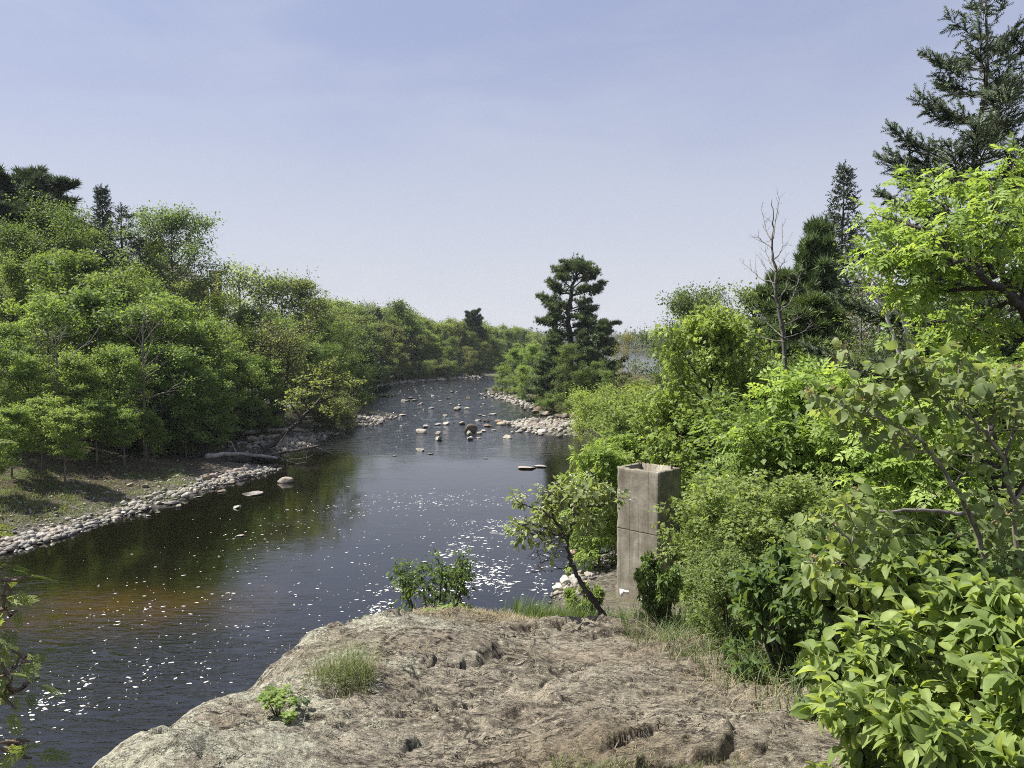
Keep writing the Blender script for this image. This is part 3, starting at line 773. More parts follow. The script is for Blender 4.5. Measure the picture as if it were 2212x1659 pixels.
def gen_pine(seed, H, R, cb=.3, tiers=9, per=3, tuft=.32, tpl=TUFT_FAR, prof=None, ns=9, nt=4, nleaf=3, el0=.05, curve=.22, sublen=.30, rt=None, fork=False):
    rng = np.random.default_rng(seed); W = MB(); Lf = MB(); limbs = []
    rt = rt or H * .02; t = np.linspace(0, 1, 9)
    TP = np.stack([np.cumsum(rng.normal(0, .008 * H, 9)) * (t > 0), np.cumsum(rng.normal(0, .008 * H, 9)) * (t > 0), -.3 + (H * .97 + .3) * t], 1)
    add_tube(W, TP, rt * (1 - t) ** .9 + .02, 8)
    prof = prof or (lambda h: .55 + .5 * math.sin(math.pi * (h * .8 + .15)))
    for i in range(tiers):
        h = (i + rng.uniform(.2, .8)) / tiers; z = H * (cb + (.97 - cb) * h)
        for k in range(per):
            az = i * 1.9 + 2 * math.pi * (k + rng.uniform(-.3, .3)) / per
            L = R * prof(h) * rng.uniform(.7, 1.15); e = el0 + .75 * h ** 2.2 + rng.uniform(-.12, .16)
            p0 = np.array([np.interp(z, TP[:, 2], TP[:, 0]), np.interp(z, TP[:, 2], TP[:, 1]), z + rng.uniform(-.25, .25)])
            d = np.array([math.cos(az) * math.cos(e), math.sin(az) * math.cos(e), math.sin(e)])
            Q = limb_curve(p0, d, L, curve * (1 - h), .025, rng); r0 = max(.02, .022 * L)
            add_tube(W, Q, np.linspace(r0, r0 * .3, len(Q)), 5); limbs.append((Q, r0, r0 * .3))
    limbs.append((TP[-3:], .04, .02))
    foliate(W, Lf, limbs, rng, ns, -sublen, nt, nleaf, tuft, tpl, tuft * .32, .4, pine=True, twigs=False, start=.38, subup=.16)
    return W, Lf

class Kind:
    """one modelled tree whose meshes the copies share"""
    def __init__(s, base, W, Lf, H, lmat=None, extra=None):
        zs = np.concatenate((Lf if Lf is not None and Lf.n else W).v)[:, 2]; s.H = float(np.quantile(zs, .997)); s.trunk = W.mesh(base + '_trunk', M_BARK, True); s.crown = Lf.mesh(base + '_crown', lmat or M_LEAF) if Lf is not None and Lf.n else None
        s.extra = extra or []

def plant(name, kind, xy, label, cat, group=None, h=None, wid=1.0, rz=0.0, leaf=MID, bark=BK_GREY, z=None, crown='crown', trunk='trunk', sink=0.0):
    sz = (h / kind.H) if h else 1.0
    if z is None: z = gz(xy[0], xy[1], False)
    o = thing(name, label, cat, (xy[0], xy[1], z - sink), rz, group, (sz * wid, sz * wid, sz))
    link(trunk, kind.trunk, o, bark)
    if kind.crown: link(crown, kind.crown, o, leaf)
    for n, me, colr in kind.extra: link(n, me, o, colr)
    return o

def plant_px(name, kind, px, ytop, d, label, cat='tree', group=None, wid=1.0, rz=None, leaf=MID, bark=BK_GREY, jit=.12, **kw):
    p = at(px, ytop, d); z = gz(p[0], d, False)
    if rz is None: rz = random.uniform(0, 6.28)
    br = random.uniform(1 - jit, 1 + jit); hu = random.uniform(-.35, .35) * jit
    c = (min(.4, leaf[0] * br * (1 + hu)), min(.4, leaf[1] * br), leaf[2] * br * (1 - hu))
    return plant(name, kind, (p[0], d), label, cat, group, max(.4, p[2] - z), wid, rz, c, bark, z, **kw)
# ------------------------------------------------------------------ tree kinds for the middle distance
K_ROUND = [Kind('broadleaf', *gen_broad(100 + i, 11, 4.0, cb=.22, nl=20, ns=8, nt=5, nleaf=15, ls=.165, sig=.32, shape='round', flat=.45), 11) for i in range(3)]
K_OVAL = [Kind('slender', *gen_broad(120 + i, 12, 2.6, cb=.18, nl=22, ns=7, nt=5, nleaf=15, ls=.155, sig=.27, shape='oval', flat=.6, up=.6), 12) for i in range(2)]
K_MAPLE = [Kind('maple', *gen_broad(140 + i, 9, 3.3, cb=.16, nl=24, ns=8, nt=5, nleaf=14, ls=.165, sig=.26, shape=['round', 'oval', 'vase'][i], flat=.42, up=.5, droop=.4, tpl=MAPLE), 9) for i in range(3)]
K_SAPL = [Kind('sapling', *gen_broad(150 + i, 7, 2.0, cb=.40, nl=20, ns=7, nt=5, nleaf=12, ls=.15, sig=.22, shape='oval', flat=.3, up=.4, droop=.45, tpl=MAPLE, rt=.10), 7) for i in range(2)]
K_AIRY = [Kind('airy', *gen_broad(160 + i, 10, 3.0, cb=.3, nl=16, ns=8, nt=5, nleaf=4, ls=.20, sig=.3, shape='round', flat=.6, up=.5, twigs=True, tw_r=.012), 10) for i in range(2)]
K_ASPEN = Kind('aspen', *gen_broad(180, 14, 4.6, cb=.42, nl=20, ns=9, nt=6, nleaf=15, ls=.17, sig=.32, shape='round', flat=.7, up=.5, twigs=True, tw_r=.015), 14)
K_SHRUB = [Kind('shrub', *gen_broad(200 + i, 3, 1.9, cb=.08, nl=18, ns=6, nt=5, nleaf=15, ls=.105, sig=.21, shape='round', flat=.5, stems=4, spread=.5), 3) for i in range(3)]
K_FARB = [Kind('far_broadleaf', *gen_broad(220 + i, 12, 3.1, cb=.15, nl=18, ns=6, nt=5, nleaf=12, ls=.28, sig=.42, shape=['round', 'oval', 'oval', 'round'][i], flat=.6, up=.5), 12) for i in range(4)]
K_FARS = [Kind('far_spruce', *gen_spruce(240 + i, 11, 1.9, cb=.06, whorl=.55, per=5, shoot=.5, side=.4, tpl=SHOOT_FAR), 11, M_NEEDLE) for i in range(2)]
K_SPIRE = Kind('spire_spruce', *gen_spruce(250, 15, .62, cb=.45, whorl=.3, per=6, shoot=.35, side=.35, gap=.12, prof=lambda h: .35 + .75 * math.sin(math.pi * min(1, h * .75 + .2)) * (1 - h * .25) if h < .93 else .4), 15, M_NEEDLE)
K_THIN = Kind('thin_spruce', *gen_spruce(251, 14, 2.1, cb=.18, whorl=.5, per=5, shoot=.36, side=.35, gap=.3, clumpy=True), 14, M_NEEDLE)
K_PINE = [Kind('pine', *gen_pine(260, 13.5, 3.9, cb=.36, tiers=10, per=4, tuft=.5, ns=13, nt=6, nleaf=3), 13.5, M_NEEDLE),
          Kind('young_pine', *gen_pine(262, 9, 3.2, cb=.03, tiers=14, per=4, tuft=.36, ns=9, nt=4, nleaf=3, prof=lambda h: 1.05 - .9 * h), 9, M_NEEDLE),
          Kind('round_pine', *gen_pine(263, 13, 3.4, cb=.5, tiers=7, per=4, tuft=.45, ns=9, nt=5, nleaf=3, prof=lambda h: .9 - .3 * h), 13, M_NEEDLE)]
def gen_bare(seed, H, R, **k):
    a = dict(cb=.3, nl=14, ns=6, nt=3, nleaf=0, shape='oval', up=.6, twigs=True, tw_r=.010, sublen=R * .5); a.update(k)
    return gen_broad(seed, H, R, **a)
K_BARE = [Kind('bare_tree', gen_bare(280, 9, 2.4)[0], None, 9), Kind('bare_tree', gen_bare(281, 10, 3.0, up=.45)[0], None, 10)]

# ------------------------------------------------------------------ the left bank, from the sky line down to the water
GL = 'broadleaf trees crowding the left bank'
rs = random.Random(31)
plant_px('pine_tree', K_PINE[0], 8, 352, 52, 'dark pine rising above the leafy trees at the left end of the skyline', group=None, leaf=(.05, .078, .032), bark=BK_DARK, wid=1.25)
plant_px('spruce_tree', K_SPIRE, 219, 402, 50, 'narrow spruce with a dense spire top on a thin bare stem', leaf=SPRUCE, bark=BK_DARK, wid=1.05)
plant_px('spruce_tree', K_THIN, 262, 445, 48, 'thin ragged dark spruce beside the narrow spire spruce', leaf=SPRUCE, bark=BK_DARK, wid=1.8)
plant_px('spruce_tree', K_THIN, 300, 510, 47, 'short drooping dark spruce between the ragged spruce and the big round aspen', leaf=SPRUCE, bark=BK_DARK, wid=1.3)
plant_px('aspen_tree', K_ASPEN, 370, 447, 50, 'tall round aspen with gaps of sky, highest leafy crown before the brick house', leaf=(0.091, 0.140, 0.042), bark=BK_GREY, wid=.98)
plant_px('aspen_tree', K_ASPEN, 332, 512, 52, 'lower aspen half hidden behind the tall round aspen', leaf=(0.091, 0.130, 0.039), bark=BK_GREY, wid=.8)
sky_l = [(-70, 480, 52), (55, 425, 52), (95, 432, 50), (140, 452, 49), (180, 488, 47), (-20, 470, 48), (30, 480, 46)]
for i, (px, y, d) in enumerate(sky_l):
    plant_px('broadleaf_tree', K_ROUND[i % 3], px, y, d, 'mid green leafy tree on the left skyline between the dark pine and the spruces', group='leafy trees on the left skyline', leaf=(0.081, 0.130, 0.034), bark=BK_DARK)
plant_px('broadleaf_tree', K_AIRY[0], 515, 566, 60, 'feathery pale tree against the sky just beyond the brick chimney', leaf=(0.169, 0.227, 0.078), bark=BK_GREY)
for i, (px, y, d) in enumerate([(560, 588, 62), (610, 585, 64), (650, 600, 66), (690, 640, 72)]):
    plant_px('broadleaf_tree', (K_AIRY + K_OVAL)[i % 4], px, y, d, 'slender leafy tree on the skyline between the brick house and the far wood', group='slender skyline trees past the house', leaf=(0.098, 0.140, 0.039), bark=BK_GREY, wid=1.1)
plant_px('broadleaf_tree', K_ROUND[1], 470, 628, 52, 'yellow green spreading tree in front of the brick chimney', leaf=(0.182, 0.247, 0.029), bark=BK_DARK, wid=.85)
wall_b = [(20, 560, 41), (90, 545, 42), (165, 540, 41), (235, 590, 40), (310, 600, 43), (285, 570, 46), (-60, 560, 40), (345, 640, 41), (430, 690, 44), (540, 660, 50), (600, 680, 54), (500, 700, 46)]
for i, (px, y, d) in enumerate(wall_b):
    plant_px('broadleaf_tree', (K_OVAL + K_ROUND[:2] + K_MAPLE[1:])[(i * 5 + 1) % 6], px, y, d, 'leafy tree in the middle rank of the left bank, half hidden by brighter maples', group='middle rank trees of the left bank', leaf=[MID, (.115, .180, .039), (.095, .148, .03)][i % 3], bark=BK_DARK)
front = [(20, 700, 34), (100, 640, 36), (195, 620, 36.5), (290, 660, 37), (370, 640, 39), (440, 700, 40), (60, 770, 31), (150, 760, 32), (255, 745, 33), (345, 745, 35.5), (430, 790, 37), (510, 760, 42), (-40, 720, 30), (560, 770, 45)]
for i, (px, y, d) in enumerate(front):
    plant_px('maple_tree', K_MAPLE[i % 3], px, y, d, 'bright green maple in the front rank along the left shore, layered sprays of leaves', 'tree', 'front rank maples of the left shore', leaf=[(.140, .215, .043), (.155, .235, .047), (.122, .190, .039)][i % 3], bark=BK_DARK, wid=rs.uniform(.85, 1.15))
low = [(20, 880, 27), (85, 855, 28), (135, 880, 27.5), (265, 880, 31.5), (205, 860, 31), (400, 880, 36), (470, 850, 38), (330, 900, 33.5), (-30, 900, 25)]
for i, (px, y, d) in enumerate(low):
    plant_px('maple_sapling', K_SAPL[i % 2], px, y, d, 'small maple on a thin trunk standing at the edge of the left shore gravel', 'tree', 'small maples on the left shore', leaf=[(.150, .225, .045), (.170, .245, .049)][i % 2], bark=BK_GREY, wid=1.0)
for i in range(26):
    px = -60 + i * 25 + rs.uniform(-10, 10); d = 33 + max(0, px) * .017 + rs.uniform(0, 7)
    y = 935 - rs.uniform(0, 70) - max(0, px - 350) * .12
    plant_px('shrub', K_SHRUB[i % 3], px, y, d, 'dark leafy undergrowth shrub beneath the left bank trees', 'shrub', 'undergrowth shrubs of the left bank', leaf=[DARK, (.07, .115, .028), MID][i % 3], bark=BK_DARK)
plant_px('bare_tree', K_BARE[1], 305, 640, 33.5, 'crooked half dead tree with bare grey limbs among the left bank maples', leaf=MID, bark=(.16, .14, .115), wid=.9)
plant_px('bare_tree', K_BARE[0], 120, 690, 31.5, 'thin leafless grey tree in a pale thicket near the left edge', leaf=MID, bark=(.2, .18, .15), wid=1.1)
plant_px('bare_tree', K_BARE[0], 795, 640, 118, 'leafless pale tree poking above the far wood', bark=BK_PALE)
# three dark trunks in the shallows
o = plant_px('clump_tree', Kind('clump', *gen_broad(300, 7.2, 3.0, cb=.42, nl=24, ns=7, nt=5, nleaf=4, ls=.17, sig=.25, stems=4, spread=.35, flat=.4, up=.4, twigs=True, tw_r=.012, rt=.26), 7.2), 598, 690, 47.5, 'greyish tree on a clump of four dark trunks at the tip of the left shore', leaf=(0.111, 0.130, 0.052), bark=BK_DARK, rz=.4)
# the leaning tree, its trunk drawn limb by limb
def skel_tree(name, label, cat, paths, fol, leaf, bark, base, lmat=None, group=None, seed=1, extra=None, bare=()):
    """paths: [(points in world metres, r0, r1, leafy)]; the thing stands at base"""
    rng = np.random.default_rng(seed); W = MB(); Lf = MB(); base = np.asarray(base, float); limbs = []
    for P, r0, r1, leafy in paths:
        P = np.asarray(P, float) - base
        t = np.linspace(0, len(P) - 1, max(8, len(P) * 4)); i = np.minimum(t.astype(int), len(P) - 2)
        Q = np.stack([np.interp(t, np.arange(len(P)), P[:, c]) for c in range(3)], 1)
        Q[1:-1] = (Q[:-2] + 2 * Q[1:-1] + Q[2:]) / 4; Q[1:-1] = (Q[:-2] + 2 * Q[1:-1] + Q[2:]) / 4
        Q[1:-1] += rng.normal(0, .25 * r0 + .003, (len(Q) - 2, 3))
        add_tube(W, Q, np.linspace(r0, r1, len(Q)), 7 if r0 > .04 else 5)
        if leafy: limbs.append((Q, r0, r1))
    if limbs: tips = foliate(W, Lf, limbs, rng, **fol)
    for P, r0, r1, kw in bare:
        P = np.asarray(P, float) - base
        foliate(W, Lf, [(P, r0, r1)], rng, **{**dict(ns=10, sublen=-.4, nt=4, nleaf=0, ls=.1, tpl=LEAF, sig=.1), **kw})
    o = thing(name, label, cat, base, 0, group)
    link('trunk', W.mesh(name + '_trunk', M_BARK, True), o, bark)
    if Lf.n: link('crown', Lf.mesh(name + '_crown', lmat or M_LEAF), o, leaf)
    for n, fn, mat, colr in (extra or []):
        mb = MB(); fn(mb, tips, rng); link(n, mb.mesh(name + '_' + n, mat), o, colr)
    return o
def pts(*q): return [at(*p) for p in q]
b = gp(538, 1000)
skel_tree('leaning_tree', 'tree leaning far out over the river with a sparse yellow green crown', 'tree',
          [(np.vstack([b, pts((600, 950, 39.5), (650, 905, 40), (690, 868, 40.5), (712, 830, 41))]), .15, .05, False),
           (pts((650, 905, 40), (625, 870, 40), (650, 830, 40)), .05, .015, True), (pts((690, 868, 40.5), (735, 850, 41), (770, 870, 41.5)), .05, .015, True),
           (pts((700, 850, 40.8), (690, 800, 41), (720, 785, 41)), .05, .015, True), (pts((712, 830, 41), (745, 815, 41), (765, 835, 42)), .04, .012, True),
           (pts((670, 886, 40), (645, 855, 39), (690, 830, 39)), .05, .015, True), (pts((690, 868, 40.5), (715, 890, 41), (740, 895, 41)), .03, .01, True)],
          dict(ns=9, sublen=.62, nt=5, nleaf=5, ls=.15, tpl=MAPLE, sig=.18, flat=.5, start=.15), (.150, .185, .052), BK_DARK, b, seed=5)
# drift logs
def log(label, P, r, group='drift logs on the left shore', branches=0, seed=1, colr=BK_GREY):
    rng = np.random.default_rng(seed); W = MB(); P = np.asarray(P, float); base = P[0].copy(); base[2] = min(P[:, 2]) - r * .2
    Q = P - base; t = np.linspace(0, len(Q) - 1, 10); Q = np.stack([np.interp(t, np.arange(len(P)), Q[:, c]) for c in range(3)], 1)
    Q[1:-1] += rng.normal(0, r * .25, (8, 3)); add_tube(W, Q, np.linspace(r, r * .55, 10), 8)
    o = thing('fallen_log', label, 'log', base, 0, group)
    link('stem', W.mesh('fallen_log_stem', M_BARK, True), o, colr)
    B = MB()
    if branches:
        foliate(B, None, [(Q, r * .5, r * .3)], rng, branches, 1.6, 4, 0, .1, LEAF, .1, tw_r=.012, start=.3, subup=.05)
        link('branches', B.mesh('fallen_log_branches', M_BARK, True), o, colr)
    else:
        sticks(B, Q[[4]], Q[[4]] + rng.normal(0, 1, (1, 3)) * np.array([.4, .4, .3]), r * .35, r * .15, 5)
        link('snag', B.mesh('fallen_log_snag', M_BARK, True), o, colr)
    return o
log('bleached straight log lying at the tip of the near stony point', [gp(448, 998) + [0, 0, .25], gp(520, 994) + [0, 0, .3], at(600, 990, 37.5)], .13, colr=BK_PALE, seed=2)
log('grey log on the dark gravel under the leaning tree', [gp(520, 945) + [0, 0, .2], gp(585, 938) + [0, 0, .25], gp(655, 938) + [0, 0, .2]], .15, seed=3, colr=(.24, .21, .17))
log('short grey log just below the longer one on the dark gravel', [gp(535, 962) + [0, 0, .2], gp(570, 955) + [0, 0, .22], gp(602, 949) + [0, 0, .2]], .17, seed=4, colr=(.2, .175, .145))
log('fallen tree top with bare forked branches reaching over the water', [gp(470, 985) + [0, 0, .2], at(560, 985, 37.8), at(640, 972, 38.5), at(690, 962, 39)], .10, branches=12, seed=5, colr=(.12, .10, .085))
log('dark branchy snag lying beside the bleached log', [gp(560, 968) + [0, 0, .2], at(610, 992, 37.2), at(632, 1000, 36.6)], .07, branches=6, seed=6, colr=(.11, .09, .075))
log('log resting on boulders behind the stony bar', [gp(650, 915) + [0, 0, .3], gp(700, 912) + [0, 0, .4], gp(752, 910) + [0, 0, .35]], .13, seed=7, colr=(.2, .17, .14))
log('long pale log along the far left shore', [gp(790, 832) + [0, 0, .5], gp(812, 826) + [0, 0, .6], gp(835, 822) + [0, 0, .5]], .16, 'drift logs on the far shore', seed=8, colr=BK_PALE)
log('tilted driftwood beams stacked on the far shore', [gp(830, 828) + [0, 0, .2], at(842, 818, 103), at(850, 812, 104)], .2, 'drift logs on the far shore', seed=9, colr=(.2, .13, .09))
log('long dark log at the bend of the far shore', [gp(930, 815) + [0, 0, .5], gp(965, 812) + [0, 0, .6], gp(1000, 814) + [0, 0, .4]], .2, 'drift logs on the far shore', seed=10, colr=(.12, .1, .085))
b = gp(768, 892)
W = gen_bare(290, 2.6, .5, tw_r=.012, stems=2, spread=.4, rt=.07)[0]
plant('bare_sapling', Kind('bare_sapling', W, None, 2.6), b[:2], 'thin leafless sapling standing on the stony bar by the rapids', 'tree', h=2.7, bark=BK_DARK)
for i, (px, y, d) in enumerate([(725, 845, 50), (690, 860, 49), (745, 862, 52)]):
    plant_px('shrub', K_SHRUB[i], px, y, d, 'leafy shrub behind the leaning tree on the stony bar', 'shrub', 'shrubs on the stony bar', leaf=OLIVE, bark=BK_DARK)

# ------------------------------------------------------------------ the brick house on the hill
def house():
    c = at(357, 612, 66); zb = gz(c[0], c[1], False); o = thing('brick_house', 'brick house with a hipped roof half hidden among the trees on the left hill', 'house', (c[0], c[1], zb), .35)
    eh = c[2] - zb - .1; wx, wy = 3.4, 4.2
    def box(mb, x0, x1, y0, y1, z0, z1):
        V = [(x, y, z) for z in (z0, z1) for y in (y0, y1) for x in (x0, x1)]
        mb.add(V, [(0, 2, 3, 1), (4, 5, 7, 6), (0, 1, 5, 4), (1, 3, 7, 5), (3, 2, 6, 7), (2, 0, 4, 6)])
    m, nt = newmat('red_brick'); tc = nd(nt, 'ShaderNodeTexCoord'); mp = nd(nt, 'ShaderNodeMapping', {'Vector': tc.outputs['Object'], 'Rotation': (math.pi / 2, 0, 0)})
    br = nd(nt, 'ShaderNodeTexBrick', {'Vector': mp.outputs[0], 'Color1': (.10, .04, .03, 1), 'Color2': (.065, .03, .025, 1), 'Mortar': (.12, .10, .085, 1), 'Scale': 4.0, 'Mortar Size': .015})
    nd(nt, 'ShaderNodeOutputMaterial', {'Surface': nd(nt, 'ShaderNodeBsdfPrincipled', {'Base Color': br.outputs[0], 'Roughness': .9}).outputs[0]})
    mb = MB(); box(mb, -wx, wx, -wy, wy, -.5, eh); link('wall', mb.mesh('house_wall', m), o)
    mr = flat_mat('roof_shingle', (.13, .125, .09), .9, 0, .3, 5)
    mb = MB(); e = .5; V = [(-wx - e, -wy - e, eh), (wx + e, -wy - e, eh), (wx + e, wy + e, eh), (-wx - e, wy + e, eh), (0, -1.2, eh + 2.4), (0, 1.2, eh + 2.4)]
    mb.add(V, [(0, 1, 4), (2, 3, 5)]); mb.add(V, [(1, 2, 5, 4), (3, 0, 4, 5), (0, 3, 2, 1)]); rf = link('roof', mb.mesh('house_roof', mr), o)
    mb = MB()
    for k in range(7):                                                            # courses of shingles as thin battens
        f = (k + .5) / 7.5
        for (a, b_, c_) in (((-wx - e, -wy - e), (wx + e, -wy - e), -1.2), ((wx + e, -wy - e), (wx + e, wy + e), 0)):
            z = eh + 2.4 * f + .03; x0, y0 = a; x1, y1 = b_
            p = np.array([x0 * (1 - f), (y0 * (1 - f) - 1.2 * f) if c_ else y0 * (1 - f) - 1.2 * f, z]); q = np.array([x1 * (1 - f), y1 * (1 - f) + (1.2 if y1 > 0 else -1.2) * f, z])
            sticks(mb, p[None], q[None], .035, .035, 4)
    link('shingle_course', mb.mesh('shingle_course', mr), rf)
    mb = MB(); x = wx + .3; box(mb, x, x + .95, -1.2, -.2, -.5, eh + 1.25); box(mb, x - .08, x + 1.03, -1.28, -.12, eh + 1.0, eh + 1.14); link('chimney', mb.mesh('house_chimney', m), rf)
    mg = flat_mat('dark_glass', (.02, .022, .025), .1, 0, .05); mf = flat_mat('window_frame', (.35, .33, .3), .6, 0, .1)
    for y in (-wy - .01,):
        for x in (-1.8, 1.6):
            mb = MB(); box(mb, x - .5, x + .5, y - .04, y + .02, eh - 2.1, eh - .8); wdw = link('window', mb.mesh('window_glass', mg), o)
            mb = MB(); box(mb, x - .58, x - .5, y - .07, y + .01, eh - 2.18, eh - .72); box(mb, x + .5, x + .58, y - .07, y + .01, eh - 2.18, eh - .72); box(mb, x - .5, x + .5, y - .07, y + .01, eh - .8, eh - .72); link('frame', mb.mesh('window_frame', mf), wdw)
house()

# ------------------------------------------------------------------ the far wood round the river's bend
env = [(660, 640), (700, 645), (760, 648), (830, 658), (870, 662), (900, 682), (950, 690), (1010, 684), (1050, 697), (1100, 703), (1150, 714), (1200, 728)]
ex = [e[0] for e in env]; eyv = [e[1] for e in env]
shore_d = lambda px: np.interp(px, [640, 780, 850, 940, 1030, 1100, 1200], [72, 97, 109, 118, 131, 150, 185])
rs = random.Random(5)
GF = 'trees of the wood along the far shore'
n = 0
for row, (dd, lift) in enumerate([(2.5, 95), (7, 55), (13, 28), (20, 8), (28, 0)]):
    px = 672 + row * 7
    while px < 1195:
        d = shore_d(px) + dd + rs.uniform(-1.5, 2.5); y = np.interp(px, ex, eyv) + lift * rs.uniform(.55, 1.15) + rs.uniform(-3, 9)
        if rs.random() < (.28 if row < 2 else .10):
            plant_px('spruce_tree', K_FARS[n % 2], px, y + 4, d, 'dark spruce in the wood along the far shore of the bend', 'tree', 'spruces of the wood along the far shore', leaf=(0.046, 0.068, 0.036), bark=BK_DARK, wid=rs.uniform(.85, 1.2))
        else:
            plant_px('broadleaf_tree', K_FARB[n % 4], px, y, d, 'leafy green tree in the wood along the far shore of the bend', 'tree', GF, leaf=[MID, (.120, .175, .049), (.085, .128, .036), OLIVE, (.140, .190, .055)][rs.randrange(5)], bark=BK_GREY, wid=rs.uniform(.85, 1.25))
        n += 1; px += rs.uniform(17, 30) * 105 / d * (1.15 if row else .9)
plant_px('pine_tree', K_PINE[2], 1020, 668, 148, 'dark domed pine standing above the far wood left of the tall lone pine', leaf=PINE, bark=BK_DARK, wid=.95)
plant_px('aspen_tree', K_FARB[0], 862, 648, 125, 'round green crown standing just above the far wood', leaf=(0.085, 0.130, 0.039), wid=.9)
plant_px('conifer_tree', K_PINE[1], 778, 738, 84, 'dark layered conifer at the water end of the left bank trees', leaf=(0.052, 0.078, 0.033), bark=BK_DARK, wid=1.2)
for i, (px, y, d) in enumerate([(700, 690, 68), (745, 690, 78), (720, 740, 60), (665, 740, 56), (755, 770, 74), (640, 720, 58)]):
    plant_px('broadleaf_tree', (K_ROUND + K_MAPLE)[i], px, y, d, 'green tree at the river end of the left bank beyond the clump of dark trunks', group='trees at the river end of the left bank', leaf=[(.085, .14, .025), MID][i % 2], bark=BK_DARK)
for i in range(16):
    px = 790 + i * 16 + rs.uniform(-5, 5); d = shore_d(px) + rs.uniform(1, 2.5)
    plant_px('shrub', K_SHRUB[i % 3], px, 812 - i * .6 - rs.uniform(5, 32), d, 'low shrub at the water edge of the far shore', 'shrub', 'shrubs along the far shore', leaf=[DARK, OLIVE, MID][i % 3], bark=BK_DARK, wid=1.2)

# ------------------------------------------------------------------ the lake's far shore: a forest that reads as one mass
def far_forest():
    rng = np.random.default_rng(77); mb = MB(); n = 3400
    x = rng.uniform(-330, 420, n); y = 592 + rng.uniform(0, 1, n) ** 1.3 * 110
    z = ground(x, y, False)[0]; h = rng.uniform(6, 12.5, n) * (1 + .3 * pnoise(x * .02, y * .02, 4)) * np.where(rng.uniform(0, 1, n) < .06, 1.3, 1)
    for kind in range(3):                                                         # ragged crowns: two conifers and a rounder one
        tp = []; tf = []; prof = [lambda t: .26 * (1 - t) + .03, lambda t: .20 * (1 - t * .8), lambda t: .34 * math.sin(math.pi * min(1, .25 + .72 * t))][kind]
        for k in range(64):
            t = rng.uniform(); a = rng.uniform(0, 6.28); r = prof(t) * rng.uniform(.5, 1.1); s_ = rng.uniform(.05, .11); b = len(tp); zc = .06 + .92 * t
            c = np.array([r * math.cos(a), r * math.sin(a), zc])
            tp += [list(c + s_ * nrm(rng.normal(0, 1, 3)) * [1, 1, .8]) for _ in range(3)]; tf.append([b, b + 1, b + 2])
        tv = np.array(tp)[:, [2, 0, 1]]; q = np.arange(n) % 3 == kind; m = q.sum(); a = rng.uniform(0, 6.28, m)
        inst(mb, (tv, np.array(tf)), np.stack([x[q], y[q], z[q]], 1), np.tile([0, 0, 1.], (m, 1)), np.stack([np.cos(a), np.sin(a), 0 * a], 1), h[q], np.clip(rng.normal(.5, .25, m), 0, 1))
    o = link('forest', mb.mesh('forest', M_NEEDLE), None, (.050, .072, .036)); tag(o, 'dark mixed forest along the far shore of the lake', 'forest', None, 'stuff')
far_forest()
# ------------------------------------------------------------------ boulders
def rock_mesh(seed, sub=3, flat=.62, cuts=13):
    bm = bmesh.new(); bmesh.ops.create_icosphere(bm, subdivisions=sub, radius=1)
    V = np.array([v.co[:] for v in bm.verts]); F = np.array([[v.index for v in f.verts] for f in bm.faces]); bm.free()
    rng = np.random.default_rng(seed); off = Vector(rng.uniform(0, 50, 3))
    V = V * (1 + .22 * np.array([mnoise.noise(Vector(v) * 1.1 + off) for v in V]))[:, None]
    for _ in range(cuts):
        n = nrm(rng.normal(0, 1, 3)); c = rng.uniform(.52, .86); s = V @ n - c
        V = V - np.maximum(s, 0)[:, None] * n
    V = V * (1 + .06 * np.array([mnoise.fractal(Vector(v) * 3.2 + off, 1, 2, 4) for v in V]))[:, None]
    V = V * np.array([1, rng.uniform(.68, .95), flat])
    return V, F
ROCKS = [rock_mesh(400 + i, 3, [.62, .45, .75, .5, .66, .38, .85, .55][i]) for i in range(8)]
def _rm(i):
    mb = MB(); mb.add(*ROCKS[i]); return mb.mesh('boulder_%d' % i, M_STONE, False)
ROCKM = [_rm(i) for i in range(8)]
PALE = (.36, .34, .30); TAN = (.31, .26, .19); BROWN = (.15, .115, .085); GREY = (.22, .21, .185); BLACK = (.075, .065, .055)
rs = random.Random(99)
def boulder(px, py, wpx, label, group, colr=PALE, shape=None, tall=1.0, sink=.35, ground_hit=False, name='boulder', rz=None):
    p = gp(px, py) if ground_hit else wat(px, py); r = wpx / FPX * p[1] / 2 * 1.08
    i = rs.randrange(8) if shape is None else shape
    if ground_hit and p[2] < 0: p = wat(px, py)
    o = link(name, ROCKM[i], None, tuple(c * rs.uniform(.9, 1.1) for c in colr))
    o.scale = (r, r * rs.uniform(.8, 1.1), r * tall * .85); zf = ROCKS[i][0][:, 2].max()
    o.location = (p[0], p[1] + r * .3, p[2] + r * tall * zf * (1 - 2 * sink)); o.rotation_euler = (rs.uniform(-.12, .12), rs.uniform(-.12, .12), rs.uniform(0, 6.28) if rz is None else rz)
    return tag(o, label, 'boulder', group)
GR = 'boulders standing in the river'
